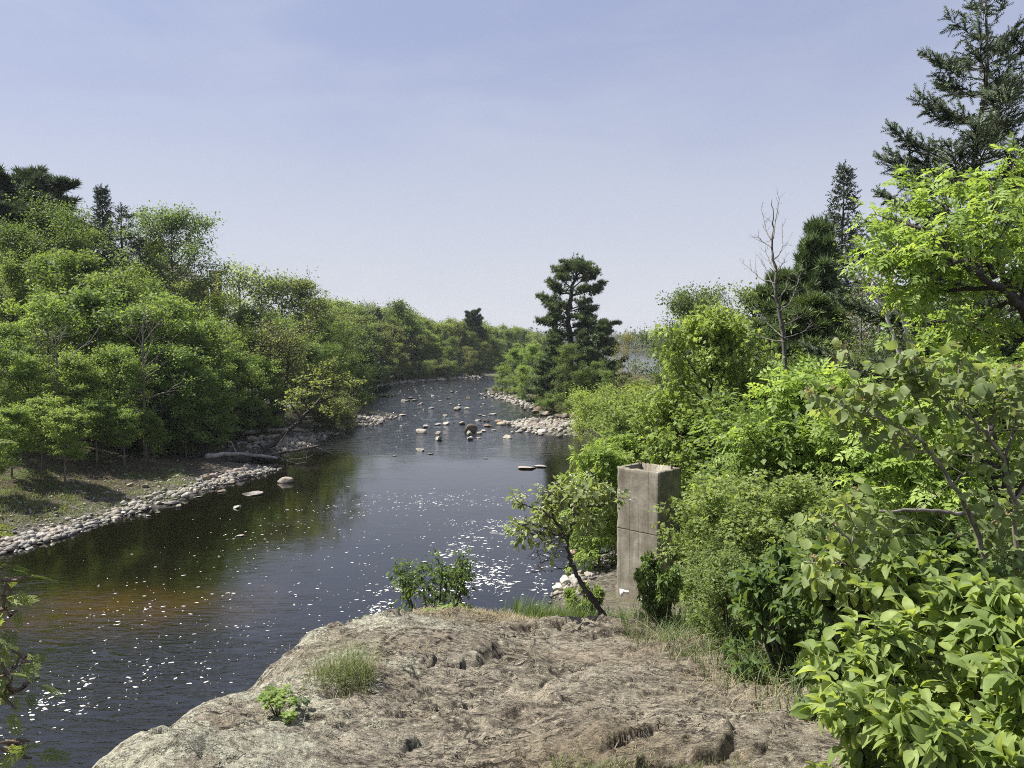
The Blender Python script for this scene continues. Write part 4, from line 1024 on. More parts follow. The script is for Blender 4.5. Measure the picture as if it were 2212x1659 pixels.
river = [
 (910, 936, 35, 'broad low pale boulder, leftmost of the big ones in mid river', PALE, 1, 1), (919, 923, 19, 'small pale boulder just upstream of the broad low pale one', PALE, 0, .9),
 (948, 939, 18, 'dark topped boulder standing behind a pale one in mid river', GREY, 2, 1), (947, 951, 24, 'pale boulder in front of the dark topped one in mid river', PALE, 4, 1),
 (945, 918, 18, 'flat pale slab left of the pair of pale stones in mid river', PALE, 5, .8), (965, 917, 18, 'pale block with a shaded right end beside a flat pale slab', PALE, 3, 1),
 (997, 917, 21, 'grey domed boulder directly behind the dark brown boulder', GREY, 0, 1), (1016, 935, 31, 'large dark brown boulder, tallest stone in mid river', BROWN, 6, 1.15),
 (1014, 940, 22, 'rounded grey boulder leaning on the dark brown one', GREY, 4, 1.05), (1015, 950, 24, 'pale boulder in front of the stack around the dark brown boulder', PALE, 0, 1),
 (1036, 938, 19, 'pale smooth boulder touching the right side of the dark brown boulder', PALE, 0, .9), (1043, 932, 15, 'small pale boulder behind the smooth one right of the dark boulder', PALE, 3, .9),
 (1033, 947, 12, 'little flat stone low in the water right of the dark boulder stack', PALE, 5, .8), (1054, 922, 21, 'dark wet boulder to the upper right of the dark brown stack', BROWN, 3, 1),
 (1066, 930, 15, 'thin flat pale stone right of the dark wet boulder', PALE, 5, .7), (1096, 947, 25, 'pale block with a straight dark shaded end, alone right of mid river', PALE, 2, .75),
 (1095, 917, 25, 'pair like pale boulder off the tip of the right stone pile', PALE, 4, .9), (1121, 934, 20, 'pale boulder near the foot of the right stone pile', PALE, 3, .9),
 (1106, 935, 13, 'small pale stone left of the foot of the right stone pile', PALE, 1, .9), (1173, 938, 24, 'white pointed triangular boulder in front of the right stone pile', (.55, .52, .46), 6, .85),
 (907, 974, 26, 'pale flat boulder in smooth water below the mid river group', PALE, 1, .8), (931, 981, 13, 'tiny pale stone just right of the pale flat one in smooth water', PALE, 5, .8),
 (852, 985, 14, 'small speckled stone barely breaking smooth water left of mid river', GREY, 5, .7), (1049, 991, 14, 'small dark edged stone barely breaking smooth water right of mid river', GREY, 5, .6),
 (1140, 1013, 40, 'long low pale slab nearest the concrete pillar in the water', PALE, 5, .55), (1168, 1009, 32, 'thin pale slab lying against the long low slab', PALE, 5, .5),
 (989, 886, 21, 'pale heap of a boulder in the middle of the rapids', PALE, 6, .7), (962, 899, 17, 'flat grey stone at the lower end of the rapids', GREY, 1, .8), (1063, 896, 22, 'long flat pale stone at the right of the rapids', PALE, 5, .6),
 (1046, 899, 11, 'small pale stone left of the long flat one in the rapids', PALE, 1, .8), (1051, 911, 16, 'dark knobbly boulder above the dark wet one', BLACK, 2, 1), (1033, 909, 15, 'dark flat stone left of the dark knobbly boulder', GREY, 3, .8),
 (931, 883, 16, 'pale stone left of the heap in the rapids', PALE, 3, .8), (910, 873, 16, 'grey low stone at the head of the rapids', GREY, 1, .9), (968, 862, 13, 'dark stone at the head of the rapids', BLACK, 0, .9), (976, 848, 13, 'farthest dark boulder in the river', BLACK, 4, .9),
 (1011, 862, 15, 'dark boulder near the tip of the right stony point', BLACK, 2, .9), (973, 874, 10, 'small pale dome left of the heap in the rapids', PALE, 0, 1), (993, 876, 9, 'small pale dome above the heap in the rapids', PALE, 0, 1), (1009, 883, 15, 'flat pale stone right of the heap in the rapids', PALE, 5, .8),
 (869, 898, 17, 'pale flat boulder off the end of the left stony bar', PALE, 3, .8), (867, 921, 9, 'tiny stone far below the end of the left stony bar', PALE, 1, .8), (886, 861, 18, 'dark stone in a line of pale ones at the head of the left bar', BLACK, 3, .8),
 (870, 868, 17, 'pale stone at the left of the line at the head of the rapids', PALE, 4, .9), (897, 866, 19, 'pale stone at the right of the line at the head of the rapids', PALE, 1, .8), (880, 867, 14, 'small pale stone in the line at the head of the rapids', PALE, 0, .8),
 (617, 1043, 36, 'big tan boulder alone in dark water off the left shore', TAN, 2, .8), (540, 1069, 50, 'broad flat stone just awash off the left shore', GREY, 5, .3), (510, 1098, 29, 'pale flat topped stone in dark water below the awash one', PALE, 1, .7),
 (518, 1158, 20, 'small white stone alone in dark water', (.55, .52, .45), 5, .6), (479, 1063, 24, 'dark flat stone off the left shore, nearest the shore', BROWN, 1, .7), (500, 1045, 20, 'dark stone left of the big tan boulder', BROWN, 0, .8),
 (404, 1069, 36, 'grey flat boulder at the edge of the left shore', GREY, 1, .7), (366, 1090, 38, 'large grey flat boulder jutting from the left shore', GREY, 3, .6), (384, 1096, 22, 'rounded grey stone beside the large flat one jutting from the left shore', GREY, 0, .8),
 (138, 1155, 30, 'white domed boulder at the waterline near the left edge', (.55, .53, .47), 0, .8), (62, 1186, 20, 'lone white stone in the water nearest the left edge', (.55, .53, .47), 5, .7), (98, 1157, 18, 'white stone on the waterline left of the domed one', PALE, 0, .9), (212, 1124, 24, 'brown sided stone on the waterline right of the domed one', TAN, 3, .8),
 (430, 1074, 20, 'flat grey stone in the gap between shore stones and the dark ones', GREY, 5, .6), (320, 1116, 14, 'small round stone in the water along the left shore', PALE, 0, .8), (340, 1108, 16, 'low pale slab along the left shore', PALE, 5, .6)]
for px, py, w, lab, c, sh, tl in river: boulder(px, py, w, lab, GR, c, sh, tl, .3)
for i in range(20):                                                                # lesser stones of the rapids
    t = rs.random(); px = 865 + t * 190 + rs.uniform(-20, 20); py = 845 + rs.random() ** 1.3 * 85
    boulder(px, py, rs.uniform(4, 10), 'small stone breaking the surface of the rapids', 'small stones in the rapids', [PALE, PALE, GREY][i % 3], None, .7, .35)
# heaps along the shores
def heap(poly, n, wmin, wmax, label, group, cols, sink=.3, power=2.0):
    for i in range(n):
        k = rs.random() * (len(poly) - 1); j = int(k); f = k - j
        (ax, ay, s0), (bx, by, s1) = poly[j], poly[j + 1]; sp = s0 + (s1 - s0) * f
        px = ax + (bx - ax) * f + rs.gauss(0, sp * 1.1); py = ay + (by - ay) * f + rs.gauss(0, sp * .45)
        boulder(px, py, wmin + (wmax - wmin) * rs.random() ** power, label, group, cols[rs.randrange(len(cols))], None, rs.uniform(.75, 1.15), sink, True)
heap([(1090, 915, 6), (1180, 922, 16), (1290, 928, 14)], 60, 7, 27, 'boulder in the heap below the dark outcrop on the right point', 'boulders heaped on the right point', [PALE, GREY, GREY, BROWN, TAN], .25)
heap([(1150, 888, 8), (1215, 893, 13), (1250, 905, 9)], 22, 14, 34, 'dark jagged block of the broken outcrop on the right point', 'dark blocks of the right outcrop', [BLACK, BROWN, BROWN, (.19, .16, .13)], .15, 1.2)
heap([(1035, 853, 3), (1070, 860, 6), (1110, 870, 6), (1150, 884, 6)], 26, 5, 15, 'boulder on the stony spit beyond the right outcrop', 'boulders on the far right spit', [PALE, PALE, GREY, BROWN], .25)
heap([(630, 960, 10), (700, 940, 12), (760, 912, 12), (845, 903, 5)], 40, 6, 20, 'boulder on the stony bar of the left shore', 'boulders on the left stony bar', [PALE, GREY, GREY, TAN], .25)
heap([(430, 1040, 8), (500, 1022, 8), (580, 1014, 6)], 24, 8, 26, 'tan stone heaped on the near point of the left shore', 'stones on the near left point', [TAN, PALE, GREY], .25)
heap([(0, 1185, 4), (140, 1150, 4), (300, 1102, 5), (430, 1060, 5)], 30, 8, 26, 'pale stone in the row along the near left waterline', 'stones along the near left waterline', [PALE, (.5, .47, .41), GREY], .28)
for px, py, w, lab in [(311, 1053, 24, 'smooth round boulder on the gravel of the left bank'), (277, 1050, 15, 'small round boulder left of the smooth one on the gravel')]:
    boulder(px, py, w, lab, 'round boulders on the left gravel', TAN, 0, .9, .25, True)
pil = [(1205, 1280, 46, 'white rounded boulder nearest the water left of the pillar', (.52, .49, .42), 0, .95), (1222, 1262, 36, 'white boulder behind the nearest rounded one by the pillar', (.52, .49, .42), 4, .95), (1240, 1258, 34, 'squarish white boulder in the heap by the pillar', PALE, 2, .9), (1252, 1250, 28, 'tan boulder highest in the heap by the pillar', TAN, 0, .9),
       (1243, 1199, 38, 'round pinkish boulder in the water left of the pillar', (.42, .33, .26), 0, .95), (1283, 1192, 16, 'small white stone in the water beside the pillar', (.55, .52, .46), 0, .8), (1260, 1200, 14, 'flat stone beside the pinkish boulder', PALE, 5, .7), (1275, 1243, 26, 'pale stone between the heap and the pillar', PALE, 3, .8), (1262, 1262, 20, 'small yellowish stone in the heap by the pillar', (.45, .38, .24), 0, .9),
       (1305, 1205, 20, 'pale stone at the waterline touching the pillar', PALE, 3, .7), (1228, 1284, 24, 'pale stone wedged below the white boulders by the pillar', PALE, 3, .9), (1290, 965, 40, 'brown boulder under the grey twigs on the right shore', BROWN, 2, .9), (1280, 985, 34, 'brown slab at the water below the grey twigs', BROWN, 3, .7), (1277, 965, 14, 'pale stone wedged against the brown boulder on the right shore', PALE, 0, .9)]
for px, py, w, lab, c, sh, tl in pil: boulder(px, py, w, lab, 'boulders by the pillar and the right shore', c, sh, tl, .22, py > 1205)
# the small stones nobody could count
def rubble():
    rng = np.random.default_rng(11); mb = MB(); bm = bmesh.new(); bmesh.ops.create_icosphere(bm, subdivisions=1, radius=1)
    V0 = np.array([v.co[:] for v in bm.verts]); F0 = np.array([[v.index for v in f.verts] for f in bm.faces]); bm.free()
    P = []; S = []
    def strip(poly, n, spx, spy, s0, s1):
        for i in range(n):
            k = rng.uniform() * (len(poly) - 1); j = int(k); f = k - j
            a = wat(*poly[j]); b = wat(*poly[j + 1]); p = a + (b - a) * f + np.array([rng.normal(0, spx), rng.normal(0, spy), 0])
            P.append(p); S.append(s0 + (s1 - s0) * rng.uniform() ** 2.5)
    strip([(-150, 1240), (0, 1192), (140, 1152), (300, 1100), (430, 1058), (520, 1030), (585, 1016)], 1700, .25, .22, .03, .17)
    strip([(0, 1160), (140, 1125), (300, 1070), (450, 1040)], 900, 1.6, 1.3, .02, .09)
    strip([(560, 975), (640, 965), (735, 925), (845, 903)], 1500, 1.0, 1.2, .05, .22)
    strip([(1040, 848), (1100, 868), (1150, 884)], 500, .8, 1.0, .08, .28)
    strip([(1100, 915), (1180, 930), (1290, 935)], 1300, .8, 1.3, .05, .25)
    strip([(790, 838), (850, 829), (940, 821), (1030, 815)], 900, 1.5, 1.2, .12, .45)
    strip([(1190, 1288), (1250, 1240), (1330, 1195)], 500, .35, .4, .03, .12)
    P = np.array(P); S = np.array(S); z, d, w = ground(P[:, 0], P[:, 1], False); ok = (z > -.22); P, S, z = P[ok], S[ok], z[ok]; n = len(P)
    a = rng.uniform(0, 6.28, n); sc = np.stack([S, S * rng.uniform(.6, 1, n), S * rng.uniform(.45, .8, n)], 1)
    jit = 1 + rng.normal(0, .24, (n, len(V0), 1)); Q = V0[None] * jit * sc[:, None]
    R = np.stack([Q[..., 0] * np.cos(a)[:, None] - Q[..., 1] * np.sin(a)[:, None], Q[..., 0] * np.sin(a)[:, None] + Q[..., 1] * np.cos(a)[:, None], Q[..., 2]], -1)
    R += np.stack([P[:, 0], P[:, 1], z + S * .2], 1)[:, None]
    F = (F0[None] + (np.arange(n) * len(V0))[:, None, None]).reshape(-1, 3)
    mb.add(R.reshape(-1, 3), F, np.repeat(np.clip(rng.normal(.5, .28, n), 0, 1), len(F0)))
    o = link('rubble', mb.mesh('rubble', M_STONE, False), None, (.25, .235, .205)); tag(o, 'pale cobbles and gravel strewn along the shores', 'rubble', None, 'stuff')
rubble()

# ------------------------------------------------------------------ foam
def foam():
    rng = np.random.default_rng(21); P = []; S = []
    def streak(pts_, n, sx, sy, smin, smax, pw=2.2):
        Q = [wat(*p) for p in pts_]
        c = rng.integers(0, 10 ** 6)
        for i in range(n):
            k = rng.uniform() * (len(Q) - 1); j = int(k); f = k - j
            p = Q[j] + (Q[j + 1] - Q[j]) * f + np.array([rng.normal(0, sx), rng.normal(0, sy), 0])
            if rng.uniform() < .3: continue
            if fbm(np.array([p[0] * 1.6 + c % 97]), np.array([p[1] * 1.6]), 2, 9)[0] < -.02: continue
            P.append(p); S.append(.48 * (smin + (smax - smin) * rng.uniform() ** pw))
    streak([(1190, 1150), (1120, 1140), (1050, 1150), (1000, 1180), (985, 1205), (1030, 1235), (1090, 1265), (1150, 1270)], 1700, .38, .5, .012, .085, 3)
    streak([(1150, 1180), (1130, 1220), (1160, 1250)], 260, .5, .6, .012, .06)
    streak([(1000, 1130), (1070, 1128), (1150, 1140)], 420, .8, .3, .01, .05)
    streak([(740, 1105), (850, 1095), (960, 1075), (1080, 1088)], 900, 1.4, .55, .01, .055)
    streak([(780, 1085), (900, 1075), (1010, 1070)], 260, 1.6, .8, .01, .06)
    streak([(820, 1312), (850, 1280), (890, 1262), (960, 1285), (1020, 1270), (1060, 1240)], 800, .28, .35, .012, .075, 3)
    streak([(545, 1560), (600, 1520), (660, 1480), (720, 1430), (790, 1350), (830, 1318)], 620, .22, .30, .012, .07)
    streak([(230, 1650), (260, 1640), (300, 1625)], 60, .12, .08, .01, .045); streak([(330, 1600), (420, 1560), (500, 1520)], 120, .1, .15, .01, .05)
    streak([(25, 1600), (75, 1565), (100, 1530), (110, 1505), (160, 1480), (215, 1470)], 200, .16, .2, .012, .06, 2.2)
    streak([(170, 1520), (170, 1540)], 25, .1, .1, .02, .05); streak([(380, 1450), (420, 1445), (500, 1500)], 60, .3, .3, .012, .05)
    streak([(250, 1250), (280, 1290), (270, 1330), (300, 1300), (240, 1310)], 120, .35, .45, .012, .05)
    streak([(60, 1560), (250, 1480), (400, 1420), (560, 1370), (700, 1290)], 420, 1.2, 1.0, .01, .05)
    streak([(120, 1400), (300, 1340), (420, 1260), (520, 1180), (640, 1130)], 520, 1.6, 1.3, .008, .045)
    streak([(640, 1330), (760, 1260), (860, 1190), (960, 1150)], 500, 1.5, 1.2, .01, .05)
    streak([(560, 1190), (600, 1150), (660, 1120)], 160, 1, 1, .01, .05)
    streak([(820, 862), (900, 850), (1010, 838)], 110, 2.5, 1.0, .03, .16, 2); streak([(800, 845), (880, 838), (980, 832)], 90, 3, 1.0, .03, .2, 2)
    streak([(575, 872), (620, 872), (660, 885)], 120, .8, .8, .05, .25); streak([(800, 960), (860, 930), (900, 900), (960, 870)], 90, 1.5, 1.5, .02, .10)
    P = np.array(P); S = np.array(S); n = len(P)
    far = np.clip(P[:, 1] / 20, .6, 3)
    k = 8; a = np.arange(k) * 2 * math.pi / k
    r = S[:, None] * (1 + rng.normal(0, .28, (n, k))); r = np.maximum(r, .3 * S[:, None])
    el = rng.uniform(.9, 2.6, n); th = rng.normal(.15, .5, n)
    x = r * np.cos(a) * el[:, None]; y = r * np.sin(a)
    X = x * np.cos(th)[:, None] - y * np.sin(th)[:, None]; Y = x * np.sin(th)[:, None] + y * np.cos(th)[:, None]
    V = np.concatenate([np.stack([X + P[:, :1], Y + P[:, 1:2], np.full((n, k), .006)], -1), np.stack([P[:, 0], P[:, 1], .010 + S * .08], 1)[:, None]], 1)
    j = np.arange(k); f = np.stack([np.full(k, k), j, (j + 1) % k], 1)
    F = (f[None] + (np.arange(n) * (k + 1))[:, None, None]).reshape(-1, 3)
    mb = MB(); mb.add(V.reshape(-1, 3), F, np.repeat(rng.uniform(.3, .7, n), k))
    o = link('foam', mb.mesh('foam', flat_mat('river_foam', (.66, .66, .65), .6, .15, .06), True)); tag(o, 'white flecks of foam drifting on the dark river', 'foam', None, 'stuff')
foam()

# ------------------------------------------------------------------ the hollow concrete pillar
def pillar():
    A = np.array([2.331, 16.4]); B = np.array([3.122, 15.65]); ctop = 3.25; zb = .05
    ex = nrm(B - A); ey = np.array([-ex[1], ex[0]]); L1, L2, T = 1.09, .90, .10
    ang = math.atan2(ex[1], ex[0]); o = thing('concrete_pillar', 'tall weathered hollow concrete pillar with an open top beside the river', 'pillar', (A[0], A[1], zb), ang)
    H = ctop - zb
    rng = np.random.default_rng(3); mb = MB()
    nz = 26
    def wall(x0, y0, x1, y1, nx, flip, top_z):
        xs = np.linspace(0, 1, nx); zs = np.linspace(0, 1, nz)
        V = np.array([[x0 + (x1 - x0) * u, y0 + (y1 - y0) * u, top_z(u) * w] for w in zs for u in xs])
        F = []
        for i in range(nz - 1):
            for j in range(nx - 1):
                a = i * nx + j; q = [a, a + 1, a + nx + 1, a + nx]; F.append(q[::-1] if flip else q)
        return V, F
    # outer and inner loops resampled so the worn rim can wander
    def loop(x0, y0, x1, y1, n=20):
        c = [(x0, y0), (x1, y0), (x1, y1), (x0, y1)]; out = []
        for i in range(4):
            a, b_ = np.array(c[i]), np.array(c[(i + 1) % 4])
            out += [a + (b_ - a) * t / n for t in range(n)]
        return np.array(out)
    Lo = loop(0, 0, L1, L2); Li = loop(T, T, L1 - T, L2 - T); N = len(Lo)
    rim = H + rng.normal(0, .005, N) - .02 * np.maximum(0, fbm(Lo[:, 0] * 6, Lo[:, 1] * 6, 2, 3))
    rim[4:6] -= .02
    rimi = rim + rng.normal(0, .008, N)
    rows = []
    cor = np.minimum.reduce([np.hypot(Lo[:, 0] - a, Lo[:, 1] - b_) for a in (0, L1) for b_ in (0, L2)]); cen = np.array([L1 / 2, L2 / 2])
    for z in np.linspace(-.2, 1, 44):                                             # arrises chipped and rounded by frost
        zz = z * H; chip = np.exp(-(cor / .05) ** 2) * (.010 + .035 * np.maximum(0, fbm(Lo[:, 0] * 3 + zz * 4.0, Lo[:, 1] * 3 + zz * 2.2, 3, 17))) + .004 * fbm(Lo[:, 0] * 5 + 9, zz * 2.5 + Lo[:, 1] * 5, 3, 19)
        rows.append(np.column_stack([Lo + (cen - Lo) * chip[:, None] * 1.2, np.where(z < 1, zz, rim)]))
    e = Lo + (Li - Lo) * .16; rows[-1][:, 2] = rim - .025; rows.append(np.column_stack([e, rim]))
    rows.append(np.column_stack([Li, rimi])); 
    for z in np.linspace(.85, .0, 5): rows.append(np.column_stack([Li, np.full(N, z * H)]))
    V = np.concatenate(rows); j = np.arange(N); F = []
    for i in range(len(rows) - 1):
        F.append(np.stack([i * N + j, i * N + (j + 1) % N, (i + 1) * N + (j + 1) % N, (i + 1) * N + j], 1))
    mb.add(V, np.concatenate(F)); b = mb.n
    c0 = len(rows) - 1; mb.v.append(np.array([[L1 / 2, L2 / 2, 0]])); mb.n += 1
    mb.f3.append(np.stack([c0 * N + j, c0 * N + (j + 1) % N, np.full(N, b)], 1)); mb.t3.append(np.full(N, .5))
    m, nt = newmat('weathered_concrete'); tc = nd(nt, 'ShaderNodeTexCoord'); P = tc.outputs['Object']; sx = nd(nt, 'ShaderNodeSeparateXYZ', {0: P}); z = sx.outputs[2]
    n1 = noise_n(nt, P, 2.2, 6, .65); n2 = noise_n(nt, P, 16, 5, .65)
    ms = nd(nt, 'ShaderNodeMapping', {'Vector': P, 'Scale': (9, 9, .55)}); st = noise_n(nt, ms.outputs[0], 1.5, 5, .6)
    c = mixc(nt, mrange(nt, n1, .32, .68), (.155, .138, .102), (.27, .248, .195))
    c = mixc(nt, mth(nt, 'MULTIPLY', mrange(nt, st, .5, .62), mrange(nt, z, .9, 3.0, .1, .5)), c, (.085, .070, .048))
    c = mixc(nt, mrange(nt, mth(nt, 'ADD', n1, mth(nt, 'MULTIPLY', st, .5)), .72, .98, 0, .55), c, (.36, .34, .28))
    c = mixc(nt, mth(nt, 'MULTIPLY', mrange(nt, n2, .56, .68), mrange(nt, z, 1.6, 3.0, .1, .6)), c, (.06, .05, .035))
    joint = mth(nt, 'ADD', z, mth(nt, 'MULTIPLY', n1, .05)); jd = mth(nt, 'ABSOLUTE', mth(nt, 'SUBTRACT', joint, 1.86)); jl = mrange(nt, jd, .004, .018, 1, 0)
    bx = mth(nt, 'FRACT', mth(nt, 'ADD', mth(nt, 'MULTIPLY', sx.outputs[0], 4.2), mth(nt, 'MULTIPLY', n1, .06)))
    bl = mth(nt, 'MULTIPLY', mrange(nt, mth(nt, 'ABSOLUTE', mth(nt, 'SUBTRACT', bx, .5)), .0, .03, 1, 0), mrange(nt, st, .35, .55, .1, .9))
    c = mixc(nt, mth(nt, 'MULTIPLY', mth(nt, 'MAXIMUM', jl, mth(nt, 'MULTIPLY', bl, .9)), .8), c, (.05, .04, .028))
    c = mixc(nt, mrange(nt, z, .55, .0, 0, .5), c, (.26, .20, .125))
    drip = mth(nt, 'MULTIPLY', mrange(nt, st, .60, .66), mth(nt, 'MULTIPLY', mrange(nt, z, .9, 1.2), mrange(nt, z, 1.8, 1.4)))
    c = mixc(nt, mth(nt, 'MULTIPLY', drip, .7), c, (.6, .58, .52))
    pit = nd(nt, 'ShaderNodeTexVoronoi', {'Vector': P, 'Scale': 9.0}); ph = mrange(nt, pit.outputs[0], .06, .13, 1, 0); ph = mth(nt, 'MULTIPLY', ph, mrange(nt, n1, .45, .55))
    c = mixc(nt, mth(nt, 'MULTIPLY', ph, .8), c, (.03, .025, .02))
    hh = mth(nt, 'SUBTRACT', mth(nt, 'ADD', mth(nt, 'MULTIPLY', n2, .4), mth(nt, 'MULTIPLY', n1, .5)), mth(nt, 'ADD', mth(nt, 'MULTIPLY', ph, .8), mth(nt, 'ADD', jl, mth(nt, 'MULTIPLY', bl, .5))))
    bp = nd(nt, 'ShaderNodeBump', {'Height': hh, 'Strength': .6, 'Distance': .02})
    nd(nt, 'ShaderNodeOutputMaterial', {'Surface': nd(nt, 'ShaderNodeBsdfPrincipled', {'Base Color': c, 'Roughness': .92, 'Normal': bp.outputs[0]}).outputs[0]})
    link('shell', mb.mesh('pillar_shell', m), o)
    # rusty reinforcing bars standing out of the back rim
    mr = flat_mat('rust', (.035, .022, .016), .9)
    for x, y, h in ((.30, L2 - .07, .10), (.62, L2 - .06, .09), (.80, L2 - .06, .12), (L1 - .08, L2 - .30, .08), (L1 - .07, .62, .13), (.10, L2 - .10, .06)):
        mb = MB(); add_tube(mb, [(x, y, H - .1), (x + .004, y, H + h)], .011, 6); link('rebar', mb.mesh('rebar', mr), o)
    # splashes of white paint low on the face
    mw = flat_mat('white_paint', (.75, .74, .70), .6, 0, .05)
    for x0, x1, zt, dr in ((.10, .34, .47, ((.04, .05, .16), (.15, .03, .05), (.2, .025, .05))), (.58, .70, .38, ((.01, .02, .06), (.07, .03, .03)))):
        mb = MB(); n = 12; xs = np.linspace(x0, x1, n); top = zt + rng.normal(0, .008, n); bot = zt - .022 + rng.normal(0, .008, n)
        for px_, w_, l_ in dr: bot -= l_ * np.exp(-((xs - x0 - px_) / w_) ** 2)
        y = -.004
        V = np.concatenate([np.column_stack([xs, np.full(n, y), top]), np.column_stack([xs, np.full(n, y), bot]), np.column_stack([xs, np.full(n, .01), top]), np.column_stack([xs, np.full(n, .01), bot])])
        i = np.arange(n - 1); mb.add(V, np.concatenate([np.stack([n + i, n + i + 1, i + 1, i], 1), np.stack([i, i + 1, 2 * n + i + 1, 2 * n + i], 1), np.stack([n + i + 1, n + i, 3 * n + i, 3 * n + i + 1], 1)]))
        link('paint_splash', mb.mesh('paint_splash', mw), o)
pillar()
# ------------------------------------------------------------------ the stony right point with its lone pine
rs = random.Random(12)
def zp(d, *zz): return np.array([at(864 + x * .3255, 540 + y * .3255, d + k * e) for k, (x, y, e) in enumerate([(z[0], z[1], z[2] if len(z) > 2 else 0) for z in zz])])
b = zp(67, (1125, 900))[0]; b[2] = gz(b[0], b[1], False)
pn = [(np.vstack([b, zp(67, (1122, 600), (1120, 430), (1135, 300), (1165, 180), (1180, 110))]), .34, .06, False)]
for z in [((1165, 180), (1130, 140), (1115, 105)), ((1170, 170), (1215, 140, .5), (1235, 115, .4)), ((1160, 200), (1230, 170, -.5), (1290, 150, -.4)), ((1160, 190), (1100, 170), (1062, 150)), ((1178, 130), (1180, 105)), ((1160, 200), (1140, 150, 1), (1150, 120, .8)), ((1165, 190), (1190, 150, -1), (1200, 120, -.8)), ((1150, 250), (1200, 210, .6), (1270, 190, .5)), ((1145, 260), (1100, 220, -.5), (1075, 195, -.4)),
          ((1138, 300), (1070, 260), (1005, 228)), ((1140, 290), (1080, 290, .7), (1040, 270, .6)), ((1135, 310), (1230, 280), (1300, 260, .1), (1338, 232)), ((1140, 300), (1230, 270, .6), (1290, 285, .4)), ((1140, 300), (1190, 280, -1), (1230, 265, -.8)),
          ((1128, 370), (1060, 350), (985, 345), (935, 322)), ((1128, 375), (1070, 370, .8), (1000, 370, .6)), ((1125, 390), (1060, 385, -.8), (1010, 380, -.6)), ((1125, 400), (1080, 390), (1040, 385)), ((1122, 410), (1200, 390), (1270, 400)), ((1125, 400), (1190, 370, 1), (1225, 350, .8)),
          ((1120, 450), (1190, 440), (1265, 450)), ((1120, 450), (1170, 450, -1), (1230, 460, -.8)), ((1120, 500), (1030, 490), (940, 480)), ((1120, 505), (1040, 500, .9), (970, 495, .7)), ((1120, 500), (1060, 470, -.9), (1010, 470, -.6)), ((1120, 480), (1080, 440, .5), (1050, 430, .4)), ((1121, 520), (1200, 500), (1265, 490)), ((1121, 520), (1180, 510, 1), (1230, 505, .8)),
          ((1122, 560), (1230, 520), (1340, 505), (1430, 495)), ((1122, 560), (1240, 540, .7), (1330, 530, .5)), ((1122, 570), (1060, 555, -.8), (1020, 560, -.5)), ((1122, 580), (1180, 560, -.9), (1250, 560, -.7)), ((1122, 600), (1070, 590, .8), (1030, 600, .5))]:
    pn.append((zp(67, *z), .07, .025, True))
skel_tree('pine_tree', 'tall lone pine with flat dark tiers standing high over the right point', 'tree', pn, dict(ns=9, sublen=1.0, nt=5, nleaf=4, ls=.30, tpl=TUFT_FAR, sig=.16, flat=.4, pine=True, twigs=False, start=.32, subup=.22), (.085, .122, .04), BK_DARK, b, M_NEEDLE, seed=61)
plant_px('pine_tree', K_PINE[1], 1300, 692, 64, 'young pine at the right foot of the tall lone pine', leaf=(.080, .118, .040), bark=BK_DARK, wid=1.0)
plant_px('pine_tree', K_PINE[1], 1195, 722, 65, 'dark bushy young pine at the left foot of the tall lone pine', leaf=(.080, .118, .040), bark=BK_DARK, wid=1.0)
plant_px('pine_tree', K_PINE[1], 1258, 716, 65, 'dark young pine hiding the trunk of the tall lone pine', leaf=(.080, .118, .040), bark=BK_DARK, wid=.9)
for i, (px, y, d) in enumerate([(1112, 752, 82), (1085, 790, 84), (1150, 742, 80), (1128, 790, 76)]):
    plant_px('broadleaf_tree', K_MAPLE[i % 3], px, y, d, 'bright green tree on the tip of the right point, leaning to the rapids', group='bright trees at the tip of the right point', leaf=(.150, .225, .045), bark=BK_DARK, wid=.9)
for i, (px, y, d) in enumerate([(1225, 742, 61), (1168, 770, 72), (1215, 790, 66), (1255, 800, 62), (1290, 780, 62), (1320, 790, 64), (1235, 770, 70), (1180, 800, 68), (1345, 812, 56), (1380, 820, 52), (1310, 800, 56)]):
    plant_px('broadleaf_tree', (K_OVAL + K_MAPLE)[i % 5], px, y, d, 'green tree crowding round the foot of the lone pine on the right point', group='trees round the foot of the lone pine', leaf=[MID, (.120, .175, .046), OLIVE][i % 3], bark=BK_DARK)
plant_px('broadleaf_tree', K_AIRY[1], 1358, 712, 58, 'thin yellowish tree in front of the lake right of the lone pine', leaf=(.190, .200, .065), bark=BK_GREY, wid=.7)
for i, (px, y, d) in enumerate([(1070, 835, 86), (1095, 840, 82), (1130, 845, 76), (1165, 850, 68), (1200, 850, 62), (1235, 862, 56), (1050, 838, 92), (1180, 862, 62), (1265, 850, 54), (1215, 868, 57)]):
    plant_px('shrub', K_SHRUB[i % 3], px, y, d, 'shrub at the stony edge of the right point', 'shrub', 'shrubs along the right point', leaf=[OLIVE, MID, (.140, .200, .040)][i % 3], bark=BK_DARK, wid=1.25)
for i, (px, y, d) in enumerate([(1285, 838, 47), (1330, 830, 42), (1390, 835, 37), (1300, 880, 42), (1350, 860, 34), (1410, 840, 28), (1440, 820, 30), (1262, 880, 49)]):
    plant_px('shrub', K_SHRUB[i % 3], px, y, d, 'yellow green bush on the right shore between the outcrop and the maple', 'shrub', 'yellow green bushes of the right shore', leaf=[LIME, (.15, .21, .045), (.13, .185, .042)][i % 3], bark=BK_DARK, wid=1.1)
K_TWIG = [Kind('twig_bush', gen_bare(310 + i, 2.4, 1.3, stems=5, spread=.5, cb=.1, nl=30, tw_r=.006, nt=5, rt=.035)[0], None, 2.4) for i in range(2)]
